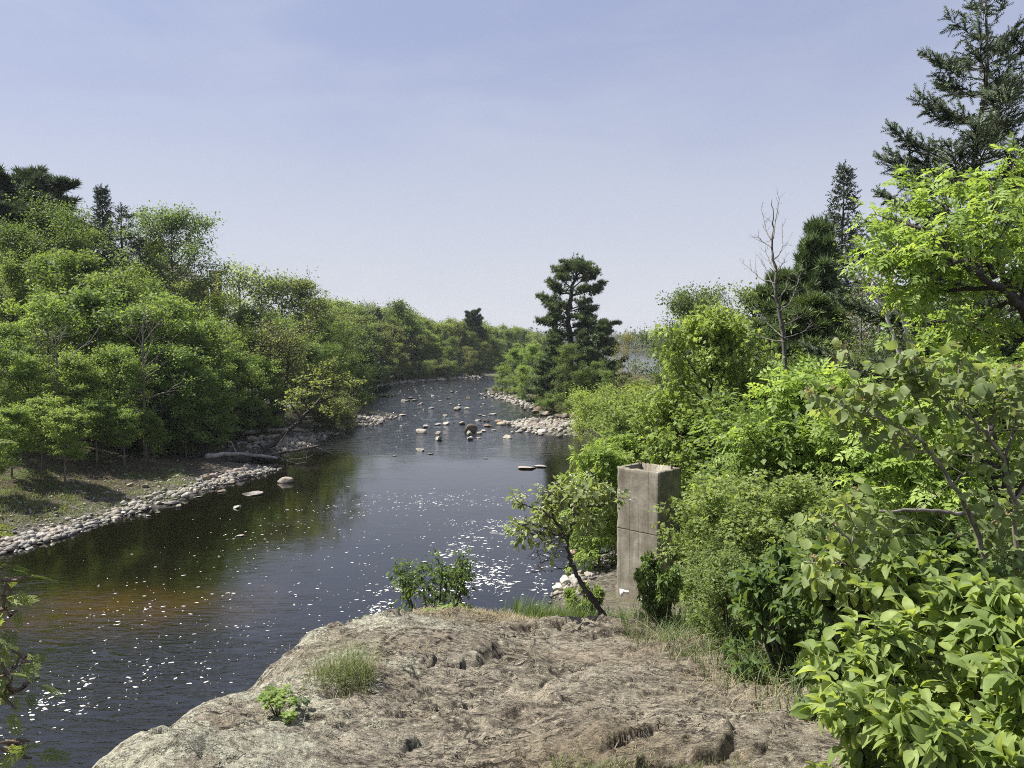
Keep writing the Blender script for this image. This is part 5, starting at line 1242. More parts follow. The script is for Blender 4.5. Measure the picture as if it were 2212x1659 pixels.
for i, (px, y, d) in enumerate([(1290, 905, 37), (1320, 925, 33), (1265, 935, 38), (1345, 915, 30)]):
    plant_px('bare_bush', K_TWIG[i % 2], px, y, d, 'grey leafless bush overhanging the water on the right shore', 'bush', 'grey leafless bushes on the right shore', bark=(.14, .12, .10))

# ------------------------------------------------------------------ right bank: the tall trees behind
K_SPR = Kind('tall_spruce', *gen_spruce(330, 11, 2.0, cb=.08, whorl=.34, per=6, shoot=.26, side=.38, tpl=SHOOT_FAR, gap=.12), 11, M_NEEDLE)
plant_px('spruce_tree', K_SPR, 1824, 363, 33, 'dark pointed spruce left of the huge ragged one', leaf=(.038, .056, .030), bark=BK_DARK, jit=0)
plant_px('pine_tree', K_PINE[1], 1763, 480, 27, 'soft green young pine just left of the pointed spruce', leaf=(.075, .115, .036), bark=BK_DARK, wid=.75, jit=0)
plant_px('pine_tree', K_PINE[1], 1700, 590, 25, 'lower soft green pine behind the bare pale tree', leaf=(.080, .120, .036), bark=BK_DARK, wid=.95, jit=0)
plant_px('pine_tree', K_PINE[1], 1770, 640, 23, 'broad soft green pine below the pointed young one', leaf=(.085, .125, .036), bark=BK_DARK, wid=1.2, jit=0)
K_BIGS = Kind('ragged_spruce', *gen_spruce(341, 11.2, 3.0, cb=.12, whorl=.55, per=5, shoot=.20, side=.62, tpl=SHOOT_BIG, gap=.16, clumpy=True, bare=.12, droop=.05, dens=2.6, rt=.15, prof=lambda h: (.22 + .9 * (1 - h)) * (1 - h ** 8)), 11.2, M_NEEDLE)
plant_px('spruce_tree', K_BIGS, 2128, -12, 15, 'huge ragged spruce with clumped branches at the right edge of the sky', leaf=(.055, .080, .036), bark=(.06, .05, .042), jit=0, rz=.9)
K_GSP = Kind('dying_spruce', *gen_spruce(345, 7, 1.7, cb=.1, whorl=.4, per=5, shoot=.2, side=.35, tpl=SHOOT_FAR, gap=.2, clumpy=True, dens=.7), 7, M_NEEDLE)
plant_px('spruce_tree', K_GSP, 1862, 610, 19, 'grey dying spruce with lichen coloured twigs under the pointed spruce', leaf=(.10, .10, .06), bark=(.16, .14, .12), jit=0)
plant_px('spruce_tree', K_GSP, 1905, 560, 20, 'second dying spruce, dark twigged, behind the leaning birch stems', leaf=(.075, .085, .045), bark=(.12, .105, .09), jit=0)
plant_px('spruce_tree', K_GSP, 1830, 745, 16, 'low grey twiggy spruce above the bright ash sapling', leaf=(.12, .115, .06), bark=(.16, .14, .12), wid=1.4, jit=0)
plant_px('aspen_tree', K_ASPEN, 1500, 622, 30, 'dark leaved aspen standing in front of the lake on the right', leaf=(.075, .118, .034), bark=BK_GREY, wid=.92, jit=0)
plant_px('aspen_tree', K_ASPEN, 1472, 700, 28, 'lower aspen at the lake side of the dark leaved one', leaf=(.085, .13, .034), bark=BK_GREY, wid=.65, jit=0)
plant_px('broadleaf_tree', K_OVAL[0], 1630, 615, 28, 'glossy green tree between the aspen and the bare pale tree', leaf=(.095, .14, .04), bark=BK_GREY, wid=1.0, jit=0)
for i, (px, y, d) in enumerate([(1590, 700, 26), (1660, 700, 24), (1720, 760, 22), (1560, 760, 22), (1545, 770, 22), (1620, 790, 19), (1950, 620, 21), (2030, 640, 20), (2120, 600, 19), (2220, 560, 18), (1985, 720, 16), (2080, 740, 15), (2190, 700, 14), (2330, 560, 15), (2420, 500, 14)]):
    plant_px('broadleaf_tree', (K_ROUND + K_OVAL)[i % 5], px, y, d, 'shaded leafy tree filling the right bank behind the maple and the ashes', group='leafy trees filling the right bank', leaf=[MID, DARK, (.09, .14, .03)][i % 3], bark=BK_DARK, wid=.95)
for i in range(30):
    px = 1570 + i * 23 + rs.uniform(-14, 14); d = rs.uniform(12, 19) if px > 1680 else 19; y = 880 + rs.uniform(-20, 130) - (px - 1400) * .03
    plant_px('shrub', K_SHRUB[i % 3], px, y, d, 'leafy undergrowth bush deep in the right bank thicket', 'shrub', 'undergrowth of the right bank thicket', leaf=[MID, DARK, (.120, .180, .039)][i % 3], bark=BK_DARK, wid=1.15)
# the bare pale tree
q = lambda d, *zz: [at(1350 + x * .3255, 378 + y * .3255, d + e * .6) for e, (x, y) in enumerate(zz)]
b = at(1702, 800, 20); b[2] = gz(b[0], b[1], False)
tr = np.vstack([b, q(20, (1060, 1100))[0], q(20, (1030, 950))[0], q(20, (1010, 830))[0], q(20, (1000, 700))[0], q(20, (985, 560))[0], q(20, (975, 450))[0], q(20, (985, 300))[0], q(20, (975, 160))[0]])
br = [((1000, 720), (900, 690), (850, 640), (765, 570)), ((985, 560), (1020, 540), (1050, 470), (1045, 340)), ((975, 480), (920, 450), (885, 410)), ((970, 430), (935, 370), (908, 220)), ((985, 420), (1000, 300), (1030, 140)),
      ((1020, 820), (1070, 760), (1080, 690)), ((1030, 900), (1100, 850), (1140, 740), (1165, 650)), ((1060, 1080), (1180, 1050), (1240, 980)), ((1050, 1080), (960, 1000), (850, 870)), ((1060, 1110), (900, 1080), (770, 1040)), ((1060, 1260), (930, 1250), (870, 1215)), ((1000, 760), (940, 640), (925, 590)), ((1015, 640), (1040, 590), (1065, 580)), ((1000, 640), (960, 580), (930, 500)), ((1040, 1000), (1120, 970), (1170, 930))]
P = [(tr, .07, .009, False)] + [(np.array(q(20 - .6 + (i % 3 - 1) * .5, *z)), .019, .005, False) for i, z in enumerate(br)]
skel_tree('bare_tree', 'bare pale dead tree rising alone against the sky on the right', 'tree', P, {}, MID, (.13, .118, .104), b, seed=8,
          bare=[(np.array(q(19.6, *z)), .010, .005, dict(ns=7, sublen=.45, nt=2, tw_r=.0035, subup=.5, start=.35)) for z in br])
# leaning white birch stems
for lab, pp, r in [('white birch stem with peeling bark leaning left on the right bank', [(1980, 790), (1965, 735), (1948, 690), (1930, 600)], .09),
                   ('thin crooked pale birch stem left of the leaning white one', [(1952, 775), (1925, 715), (1912, 665), (1880, 640)], .045)]:
    P = np.array([at(x, y, 14) for x, y in pp]); base = P[0].copy(); base[2] = gz(P[0][0], P[0][1], False)
    skel_tree('birch_tree', lab, 'tree', [(np.vstack([base, P]), r, r * .4, False), (np.array([P[-1], P[-1] + [.2, .3, .5], P[-1] + [.3, .4, .9]]), r * .4, .01, True), (np.array([P[-2], P[-2] + [-.6, .2, .9]]), r * .35, .01, True)],
              dict(ns=7, sublen=.5, nt=4, nleaf=3, ls=.07, tpl=LEAF, sig=.12), MID, (.40, .37, .32), base, seed=int(r * 1000))

# ------------------------------------------------------------------ right bank: maple, ashes, hawthorns
Wm, Lm = gen_broad(350, 5.8, 2.1, cb=.12, nl=36, ns=8, nt=5, nleaf=10, ls=.135, sig=.15, tpl=MAPLE, shape='oval', flat=.3, up=.42, droop=.5, twigs=True, tw_r=.006, outw=.6)
K_MAPN = Kind('near_maple', Wm, Lm, 5.8)
plant_px('maple_tree', K_MAPN, 1540, 665, 18, 'young maple with star shaped leaves behind the concrete pillar', leaf=(.165, .235, .047), bark=BK_DARK, wid=.68, rz=1.0, jit=0)
plant_px('maple_tree', K_MAPN, 1460, 850, 19, 'smaller young maple between the pillar and the taller maple', leaf=(.170, .240, .048), bark=BK_DARK, rz=3.0, wid=.75, jit=0)
K_ASHN = [Kind('ash_sapling', *gen_broad(360 + i, 4, 1.5, cb=.15, nl=26, ns=7, nt=4, nleaf=4, ls=.27, sig=.08, tpl=ASH, shape='round', flat=.5, up=.5, droop=.35, twigs=True, tw_r=.006), 4) for i in range(2)]
plant_px('ash_tree', K_ASHN[0], 1752, 790, 12, 'brightest lime green ash sapling in the middle of the right bank', leaf=(.190, .285, .057), bark=BK_DARK, jit=0)
plant_px('ash_tree', K_ASHN[1], 1655, 880, 12.5, 'lime green ash sapling between the maple and the brightest sapling', leaf=(.180, .260, .052), bark=BK_DARK, jit=0)
plant_px('ash_tree', K_ASHN[1], 1835, 870, 11, 'ash sapling behind the hawthorn, right of the brightest sapling', leaf=(.160, .240, .048), bark=BK_DARK, jit=0)
plant_px('ash_tree', K_ASHN[0], 1295, 962, 19.5, 'bright bush of drooping compound leaves over the water left of the pillar', 'shrub', leaf=(.180, .265, .053), bark=BK_DARK, wid=.8, jit=0)
plant_px('ash_tree', K_ASHN[1], 1345, 935, 21, 'bright leafy bush directly behind the concrete pillar', 'shrub', leaf=(.170, .250, .050), bark=BK_DARK, wid=.9, jit=0)
def P8(d, *zz): return np.array([at(x, y, d + .25 * k) for k, (x, y) in enumerate(zz)])
b = at(2290, 760, 7.6); b[2] = gz(b[0], b[1], False)
fork = at(2240, 745, 7.6)
ash = [(np.vstack([b, at(2275, 900, 7.6), fork, at(2205, 661, 7.4), at(2165, 624, 7.2), at(2115, 592, 7.1), at(2065, 565, 7.0)]), .065, .02, False),
       (P8(7.0, (2065, 565), (1983, 538), (1915, 540), (1890, 560)), .028, .006, True), (P8(7.1, (2115, 592), (2040, 520), (1960, 480), (1910, 470)), .028, .006, True),
       (P8(7.2, (2165, 624), (2060, 625), (1980, 640), (1920, 655)), .028, .006, True), (P8(7.4, (2205, 661), (2150, 560), (2105, 470), (2085, 395)), .035, .006, True),
       (P8(7.6, (2240, 745), (2200, 520), (2205, 420), (2190, 350)), .04, .006, True), (P8(7.6, (2240, 745), (2140, 720), (2050, 690), (1985, 700)), .03, .006, True),
       (P8(7.2, (2150, 600), (2090, 500), (2020, 430), (1970, 400)), .028, .006, True), (P8(7.6, (2240, 745), (2300, 560), (2320, 430), (2330, 360)), .045, .008, True),
       (P8(7.4, (2205, 661), (2230, 540), (2245, 440), (2240, 380)), .03, .006, True), (P8(7.1, (2120, 595), (2110, 540), (2150, 450), (2140, 400)), .025, .006, True),
       (P8(7.3, (2190, 650), (2130, 670), (2080, 740), (2040, 770)), .025, .006, True), (P8(7.6, (2240, 745), (2360, 640), (2450, 560)), .045, .008, True), (P8(6.9, (2065, 565), (2030, 580), (1990, 600), (1950, 590)), .02, .006, True)]
skel_tree('ash_tree', 'ash tree reaching in from the right edge with bright sprays on dark branches', 'tree', ash,
          dict(ns=11, sublen=.32, nt=4, nleaf=3, ls=.165, tpl=ASH, sig=.06, flat=.5, start=.08, droop=.35, twigs=True, tw_r=.004, subup=.3), (.185, .275, .055), BK_DARK, b, seed=21)
b = at(2200, 1200, 6.6); b[2] = gz(b[0], b[1], False)
ash2 = [(np.vstack([b, at(2195, 1120, 6.6), at(2170, 1010, 6.5), at(2140, 930, 6.4)]), .05, .02, False),
        (P8(6.5, (2180, 1060), (2080, 1058), (1980, 1050), (1880, 1035)), .02, .005, True), (P8(6.5, (2170, 1010), (2080, 985), (1980, 965), (1890, 965)), .02, .005, True),
        (P8(6.4, (2150, 960), (2080, 910), (2010, 890), (1960, 905)), .02, .005, True), (P8(6.4, (2140, 930), (2120, 850), (2100, 800)), .02, .005, True), (P8(6.5, (2175, 1030), (2100, 1030), (2010, 1010), (1930, 1000)), .018, .005, True),
        (P8(6.4, (2140, 930), (2180, 850), (2200, 790)), .02, .005, True), (P8(6.5, (2190, 1100), (2100, 1090), (2020, 1085), (1960, 1075)), .015, .005, True), (P8(6.6, (2190, 1080), (2260, 960), (2290, 880)), .02, .005, True)]
skel_tree('ash_tree', 'low ash with wide arching sprays under the big one at the right edge', 'tree', ash2,
          dict(ns=13, sublen=.36, nt=4, nleaf=3, ls=.18, tpl=ASH, sig=.05, flat=.5, start=.15, droop=.35, twigs=True, tw_r=.003, subup=.25), (.190, .280, .056), BK_DARK, b, seed=22)
P = np.array([at(1900, 1103, 5.6), at(1990, 1102, 5.6), at(2060, 1108, 5.7), at(2115, 1112, 5.8), at(2230, 1135, 6.0), at(2260, 1300, 6.0)]); P[-1][2] = gz(P[-1][0], P[-1][1], False)
skel_tree('dead_sapling', 'dead lichened branch bent level in front of the low ash', 'branch', [(P[::-1], .022, .012, False)], {}, MID, (.20, .18, .15), P[-1], seed=3, bare=[(P[:4], .01, .006, dict(ns=5, sublen=.3, nt=3, tw_r=.003))])

def blossoms(density, size, mat_n=7, frac=1.0):
    def fn(mb, tips, rng):
        c = tips[rng.uniform(0, 1, len(tips)) < density]; n = mat_n
        p = np.repeat(c, n, 0) + rng.normal(0, size * 1.1, (len(c) * n, 3)) * [1, 1, .5] + [0, 0, size * 1.2]
        inst(mb, FLOWER, p, rng.normal(0, 1, (len(p), 3)) * [1, 1, .2], np.array([0, 0, 1.]) + rng.normal(0, .35, (len(p), 3)), size * rng.uniform(.7, 1.2, len(p)), rng.uniform(.3, .7, len(p)))
    return fn
def hawthorn(seed, H, R, **k):
    rng = np.random.default_rng(seed); a = dict(cb=.12, nl=40, ns=8, nt=6, nleaf=7, ls=.060, sig=.045, tpl=MAPLE, shape='round', flat=.6, stems=5, spread=.55, twigs=True, tw_r=.0028, up=.4, rt=.05); a.update(k)
    W, L = gen_broad(seed, H, R, **a)
    V = np.concatenate(L.v).reshape(-1, len(a['tpl'][0]), 3)[:, 0]; tips = V[rng.integers(0, len(V), 1400)]
    mb = MB(); blossoms(.16, .016)(mb, tips, rng)
    return Kind('hawthorn', W, L, H, None, [('blossom', mb.mesh('hawthorn_blossom', M_PETAL), None)])
K_HAW = [hawthorn(370, 2.0, 1.15), hawthorn(371, 2.0, 1.2)]
plant_px('hawthorn_shrub', K_HAW[0], 1625, 1022, 8.3, 'hawthorn bush with white blossom covering the right face of the concrete pillar', 'shrub', leaf=(.165, .225, .058), bark=BK_DARK, jit=0)
plant_px('hawthorn_shrub', K_HAW[1], 1760, 1040, 8.6, 'hawthorn bush right of the one at the pillar, fewer flowers', 'shrub', leaf=(.150, .210, .058), bark=BK_DARK, jit=0)
plant_px('hawthorn_shrub', K_HAW[1], 1530, 1100, 8.8, 'low hawthorn spray leaning across the lower pillar', 'shrub', leaf=(.165, .230, .058), bark=BK_DARK, wid=.5, rz=2, jit=0)
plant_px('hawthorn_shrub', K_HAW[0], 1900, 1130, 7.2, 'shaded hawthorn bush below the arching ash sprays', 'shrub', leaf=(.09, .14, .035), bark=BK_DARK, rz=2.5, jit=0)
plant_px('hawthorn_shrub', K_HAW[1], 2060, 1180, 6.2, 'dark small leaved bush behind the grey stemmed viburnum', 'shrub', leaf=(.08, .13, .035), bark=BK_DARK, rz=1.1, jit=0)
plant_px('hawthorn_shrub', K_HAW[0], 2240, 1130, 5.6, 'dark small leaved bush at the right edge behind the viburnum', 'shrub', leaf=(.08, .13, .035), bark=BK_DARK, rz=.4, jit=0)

# ------------------------------------------------------------------ the crooked flowering tree by the pillar
b = gp(1303, 1346); b[1] = min(b[1], 11.0); D0 = b[1]
def PF(*zz, dd=0.0): return np.array([at(1026 + x * .358, 918 + y * .358, D0 + dd + .05 * k) for k, (x, y) in enumerate(zz)])
fl = [(np.vstack([b, PF((745, 1100), (640, 950), (590, 860), (560, 760), (555, 690), (600, 560), (640, 480))]), .031, .010, False),
      (np.vstack([b + [.06, 0, 0], PF((742, 1080), (695, 1010), (620, 930))]), .022, .010, False),
      (PF((555, 690), (480, 640), (350, 600), (230, 600)), .018, .004, True), (PF((560, 700), (480, 560), (440, 440), (440, 390)), .02, .004, True), (PF((590, 600), (640, 500), (720, 430), (760, 400)), .018, .004, True),
      (PF((480, 560), (360, 500), (260, 480)), .014, .004, True), (PF((600, 560), (680, 560), (720, 590)), .012, .004, True), (PF((600, 560), (560, 460), (560, 420)), .014, .004, True), (PF((520, 660), (400, 660), (300, 660)), .012, .004, True),
      (PF((560, 690), (500, 600), (400, 560), dd=.35), .012, .004, True), (PF((600, 560), (600, 480), (650, 430), dd=-.35), .012, .004, True), (PF((640, 480), (740, 500), (830, 440)), .012, .004, True)]
skel_tree('flowering_tree', 'small crooked tree in white flower leaning over the water left of the pillar', 'tree', fl,
          dict(ns=7, sublen=.22, nt=4, nleaf=4, ls=.07, tpl=LEAF, sig=.035, flat=.7, start=.15, droop=.5, twigs=True, tw_r=.003), (.170, .215, .078), (.06, .05, .045), b, seed=31,
          extra=[('blossom', blossoms(.30, .022, 8), M_PETAL, None)],
          bare=[(PF((565, 780), (470, 800), (380, 850), dd=.1), .012, .004, dict(ns=9, sublen=.3, nt=5, tw_r=.0028)), (PF((600, 880), (520, 870), (400, 880)), .010, .004, dict(ns=9, sublen=.3, nt=5, tw_r=.0028)), (PF((560, 740), (640, 700), (690, 640), dd=.1), .010, .004, dict(ns=8, sublen=.25, nt=5, tw_r=.0028)), (PF((556, 690), (470, 720), (380, 740)), .010, .004, dict(ns=8, sublen=.3, nt=5, tw_r=.0028))])

# ------------------------------------------------------------------ the birch bush on the knoll
K_BIRCH = Kind('birch_bush', *gen_broad(380, 1.12, .62, cb=.1, nl=30, ns=6, nt=3, nleaf=3, ls=.062, sig=.035, tpl=OVATES, shape='vase', flat=.9, stems=7, spread=.75, twigs=True, tw_r=.0028, up=.62, rt=.018, droop=.35), 1.12)
b = np.array([-.98, 9.25, gz(-.98, 9.25)])
plant('birch_bush', K_BIRCH, (-.98, 9.2), 'young birch bush with glossy leaves on the knoll at the river edge', 'shrub', h=1.16, leaf=(.075, .125, .03), bark=BK_DARK, rz=.7)
K_LOWB = Kind('low_birch', *gen_broad(381, .4, .3, cb=.05, nl=12, ns=4, nt=3, nleaf=3, ls=.055, sig=.03, tpl=OVATE, shape='round', stems=4, spread=.6, twigs=True, tw_r=.002, rt=.008), .4)
plant('birch_bush', K_LOWB, (-1.52, 8.6), 'tiny birch sprig low on the rock edge left of the birch bush', 'shrub', h=.42, leaf=(.08, .13, .03), bark=BK_DARK)

# ------------------------------------------------------------------ near bushes at the right
K_CHOKE = [Kind('chokecherry', *gen_broad(390 + i, .9, .58, cb=.12, nl=40, ns=5, nt=3, nleaf=6, ls=.082, sig=.016, tpl=OVATES, shape='round', flat=.6, stems=9, spread=.8, twigs=True, tw_r=.0022, rt=.013, droop=.12, up=.55, sublen=.2, outw=.35), .9) for i in range(2)]
def choke(x, y, h, lab, leaf=(.160, .225, .052), wid=1.0, k=0, rz=0): plant('chokecherry_bush', K_CHOKE[k], (x, y), lab, 'shrub', h=h, wid=wid, rz=rz, leaf=leaf, bark=(.05, .04, .035))
choke(1.42, 2.35, .66, 'near chokecherry bush with large pale green leaves, filling the lower right corner', (.170, .235, .058), 1.0, 0)
choke(1.95, 2.25, .78, 'near chokecherry bush cut by the right edge, beside the corner one', (.165, .230, .058), 1.0, 1, 1.0)
choke(1.02, 1.95, .26, 'low chokecherry sprig at the bottom edge in front of the corner bush', (.170, .235, .058), .75, 1, 2.2)
choke(2.0, 2.95, .78, 'chokecherry bush behind the corner one, its top in the sun', (.150, .210, .052), 1.0, 0, 2.0)
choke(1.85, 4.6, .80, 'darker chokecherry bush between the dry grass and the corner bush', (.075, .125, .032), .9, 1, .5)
plant('hawthorn_shrub', K_HAW[1], (1.75, 5.9), 'dark leaved small leaved bush under the hawthorn', 'shrub', h=.75, wid=.95, rz=1.75, leaf=(.13, .185, .05), bark=BK_DARK)
choke(1.45, 7.2, .70, 'upright chokecherry sapling in the grass before the hawthorn', (.110, .170, .046), .55, 1, 2.5)
plant('hawthorn_shrub', K_HAW[1], (2.35, 5.4), 'shaded small leaved bush deep under the viburnum', 'shrub', h=1.0, wid=.95, rz=2.35, leaf=(.13, .185, .05), bark=BK_DARK)
choke(1.0, 10.2, .55, 'chokecherry seedling in the grass at the foot of the flowering tree', (.140, .200, .046), .8, 1, .3)
plant('hawthorn_shrub', K_HAW[1], (2.3, 7.6), 'dark leaved bush right of the hawthorn trunk', 'shrub', h=.95, wid=.95, rz=2.3, leaf=(.13, .185, .05), bark=BK_DARK)
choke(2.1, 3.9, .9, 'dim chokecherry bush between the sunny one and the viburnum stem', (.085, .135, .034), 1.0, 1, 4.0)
# viburnum with round leaves and faded flower heads
b = at(2150, 1500, 3.7); b[2] = gz(b[0], b[1])
def PV(d, *zz): return np.array([at(x, y, d + .05 * k) for k, (x, y) in enumerate(zz)])
vib = [(np.vstack([b, at(2138, 1300, 3.7), at(2132, 1206, 3.65), at(2100, 1110, 3.6), at(2061, 1049, 3.5), at(2014, 981, 3.45), at(1979, 945, 3.4)]), .018, .007, False),
       (PV(3.4, (1979, 945), (1943, 920), (1900, 891), (1864, 848), (1840, 760)), .007, .002, True), (PV(3.4, (1979, 945), (1990, 890), (1975, 840)), .005, .002, True), (PV(3.45, (2014, 981), (1940, 960), (1860, 930), (1800, 905)), .005, .002, True),
       (np.vstack([b + [.12, 0, 0], at(2190, 1106, 3.6), at(2175, 1006, 3.5), at(2132, 941, 3.45), at(2086, 895, 3.4)]), .014, .006, False), (PV(3.4, (2086, 895), (2032, 856), (1979, 820), (1930, 790)), .006, .002, True), (PV(3.4, (2100, 905), (2080, 850), (2070, 790)), .005, .002, True),
       (PV(3.5, (2172, 988), (2193, 920), (2205, 850), (2200, 790)), .007, .002, True), (PV(3.45, (2132, 941), (2150, 880), (2140, 830)), .005, .002, True), (PV(3.4, (1920, 905), (1850, 890), (1790, 860)), .004, .002, True),
       (PV(3.6, (2135, 1250), (2180, 1200), (2215, 1160)), .005, .002, True), (PV(3.6, (2120, 1160), (2150, 1120), (2185, 1090)), .005, .002, True), (PV(3.5, (2060, 1049), (2100, 1000), (2110, 960)), .004, .002, True), (PV(3.5, (2190, 1080), (2250, 1000), (2270, 900)), .006, .002, True)]
def heads(den): 
    def fn(mb, tips, rng):
        c = tips[rng.uniform(0, 1, len(tips)) < den]; n = 22
        p = np.repeat(c, n, 0) + rng.normal(0, .011, (len(c) * n, 3)) * [1, 1, .6] + [0, 0, .03]
        inst(mb, FLOWER, p, rng.normal(0, 1, (len(p), 3)), np.array([0, 0, 1.]) + rng.normal(0, .7, (len(p), 3)), .011, rng.uniform(.2, .8, len(p)))
    return fn
skel_tree('viburnum_bush', 'tall grey stemmed viburnum with round leaves arching in at the right', 'shrub', vib,
          dict(ns=8, sublen=.16, nt=3, nleaf=3, ls=.052, tpl=ROUND, sig=.022, flat=.8, start=.15, droop=.55, twigs=True, tw_r=.0018, upn=.7), (.150, .200, .072), (.19, .165, .14), b, seed=41, extra=[('flower_head', heads(.10), M_SEED, None)])
b = at(1900, 1420, 3.3); b[2] = gz(b[0], b[1])
vib2 = [(np.vstack([b, at(1895, 1280, 3.3), at(1870, 1215, 3.25), at(1830, 1160, 3.2), at(1770, 1110, 3.2)]), .009, .003, True), (PV(3.25, (1885, 1240), (1910, 1180), (1945, 1140)), .005, .002, True), (PV(3.25, (1880, 1235), (1820, 1215), (1765, 1215)), .005, .002, True), (PV(3.2, (1840, 1175), (1850, 1120), (1840, 1080)), .004, .002, True), (PV(3.3, (1893, 1275), (1840, 1265), (1790, 1265)), .004, .002, True)]
skel_tree('viburnum_bush', 'smaller viburnum with round leaves standing just behind the corner chokecherry', 'shrub', vib2,
          dict(ns=7, sublen=.13, nt=2, nleaf=3, ls=.056, tpl=ROUND, sig=.022, flat=.8, start=.2, droop=.55, twigs=True, tw_r=.0018, upn=.7), (.170, .225, .072), (.19, .165, .14), b, seed=42, extra=[('flower_head', heads(.12), M_SEED, None)])

# ------------------------------------------------------------------ cedar at the left edge
b = np.array([-2.15, 2.5, gz(-2.15, 2.5) - .1])
ced = [(np.vstack([b, b + [-.05, 0, .8], b + [0, .05, 1.8], b + [.02, .05, 2.6]]), .05, .02, False)]
for p in ([(-150, 1180), (-60, 1215), (5, 1255), (22, 1330)], [(-150, 1420), (-60, 1470), (10, 1465), (55, 1420)], [(-150, 1480), (-50, 1520), (20, 1500), (50, 1480)], [(-150, 1560), (-60, 1590), (10, 1600), (45, 1630)], [(-150, 1600), (-80, 1650), (-20, 1665)], [(-150, 1050), (-100, 1080), (-60, 1130)], [(-150, 900), (-110, 920), (-70, 960)]):
    ced.append((np.vstack([b + [.0, .03, 6 - 2.3 * (p[0][1] - 740) / FPX - b[2]], PV(2.3, *p[1:])]), .008, .002, True))
skel_tree('cedar_tree', 'cedar with flat yellow green sprays just showing at the left edge', 'tree', ced, dict(ns=7, sublen=.075, nt=2, nleaf=1, ls=.085, tpl=FROND, sig=.012, start=.45, droop=.5, twigs=False, upn=.5, outw=1.2), (.130, .175, .046), (.12, .085, .06), b, seed=51)
# ------------------------------------------------------------------ grass and herbs on the outcrop
STRAW = (.27, .235, .145); GRN = (.075, .12, .028)
def blades(name, label, areas, colr, seed=1, kind='stuff'):
    """areas: (cx, cy, sx, sy, n, h, width, lean); blades of three bent segments standing on the ground"""
    rng = np.random.default_rng(seed); mb = MB()
    for cx, cy, sx, sy, n, h, w, lean in areas:
        x = cx + np.clip(rng.normal(0, 1, n), -1.7, 1.7) * sx; y = cy + np.clip(rng.normal(0, 1, n), -1.7, 1.7) * sy
        keep = fbm(x * 2.2, y * 2.2, 2, seed) > -.25; x, y = x[keep], y[keep]; n = len(x)
        z, d, _ = ground(x, y); ok = z > .05; x, y, z = x[ok], y[ok], z[ok]; n = len(x)
        H = h * rng.uniform(.45, 1.25, n); a = rng.uniform(0, 6.28, n); L = lean * rng.uniform(.2, 1.3, n) * H
        dx, dy = np.cos(a) * L, np.sin(a) * L; sxv, syv = -np.sin(a), np.cos(a); V = []
        for t, ww in ((0, 1), (.45, .8), (.8, .45), (1, 0)):
            px = x + dx * t * t; py = y + dy * t * t; pz = z - .01 + H * (t - .35 * lean * t * t)
            W = w * ww * .5
            V.append(np.stack([px - sxv * W, py - syv * W, pz], 1)); V.append(np.stack([px + sxv * W, py + syv * W, pz], 1))
        V = np.stack(V, 1)[:, :7]
        f4 = np.array([[0, 1, 3, 2], [2, 3, 5, 4]]); f3 = np.array([[4, 5, 6]]); t = np.clip(rng.normal(.5, .22, n), 0, 1); o = (np.arange(n) * 7)[:, None, None]
        b = mb.n; mb.add(V.reshape(-1, 3), (f4[None] + o).reshape(-1, 4), np.repeat(t, 2)); mb.f3.append((f3[None] + o).reshape(-1, 3) + b); mb.t3.append(t)
    o = link(name, mb.mesh(name, M_GRASS), None, colr); tag(o, label, 'grass', None, kind); return o
blades('grass', 'lush green grass in the hollow before the pillar', [(1.0, 9.7, .55, .35, 2600, .34, .006, .5), (1.9, 9.5, .45, .35, 2400, .32, .006, .5), (.4, 10.2, .3, .3, 700, .3, .006, .5)], (.085, .135, .03), 1)
blades('grass', 'green sedge along the edge of the hawthorn thicket', [(1.5, 6.6, .28, .8, 1500, .22, .005, .8), (1.75, 5.0, .3, .8, 1500, .18, .005, .8), (1.9, 8.0, .4, .6, 900, .3, .006, .5), (2.4, 5.5, .6, 1.5, 1400, .3, .006, .5)], (.075, .115, .032), 2)
blades('dry_grass', 'bleached dry grass arching out from under the hawthorn', [(1.3, 6.7, .18, .6, 260, .26, .003, 1.5), (1.5, 5.0, .2, .6, 260, .22, .003, 1.6), (1.55, 4.3, .25, .3, 200, .14, .003, 1.5)], STRAW, 3)
blades('dry_grass', 'short straw coloured turf on the knoll round the birch bush', [(-.5, 8.4, .38, .28, 2600, .08, .0045, 1.0), (-1.0, 7.9, .22, .25, 800, .10, .004, 1.0), (.3, 8.8, .4, .25, 900, .08, .004, .8), (-.2, 9.2, .3, .15, 500, .10, .004, .8)], STRAW, 4)
blades('grass', 'tuft of long green and straw grass on the river edge of the rock', [(*gp(738, 1490)[:2], .10, .12, 520, .22, .003, .9), (*gp(775, 1490)[:2], .06, .08, 160, .2, .004, .6)], (.13, .16, .06), 5)
blades('dry_grass', 'wisps of dry grass in the cracks of the rock', [(-.6, 4.75, .35, .06, 147, .07, .003, 1.0), (.15, 5.2, .12, .5, 112, .06, .003, 1.0), (-1.25, 3.6, .22, .2, 244, .06, .003, 1.1), (.9, 4.6, .35, .4, 244, .05, .0028, 1.0), (1.2, 3.8, .3, .25, 244, .06, .0028, 1.1), (.15, 3.9, .6, .1, 175, .04, .0028, 1.0), (.4, 3.1, .35, .18, 454, .04, .0026, 1.0), (-.9, 4.2, .25, .12, 140, .06, .003, 1.0), (-1.45, 4.9, .08, .3, 70, .09, .003, 1.1), (-1.3, 6.4, .1, .4, 56, .14, .003, 1.0), (1.0, 5.6, .3, .6, 175, .05, .003, 1), (1.3, 3.0, .2, .15, 105, .05, .0026, 1), (.2, 8.5, .8, .2, 210, .06, .003, 1)], (.26, .225, .14), 6)
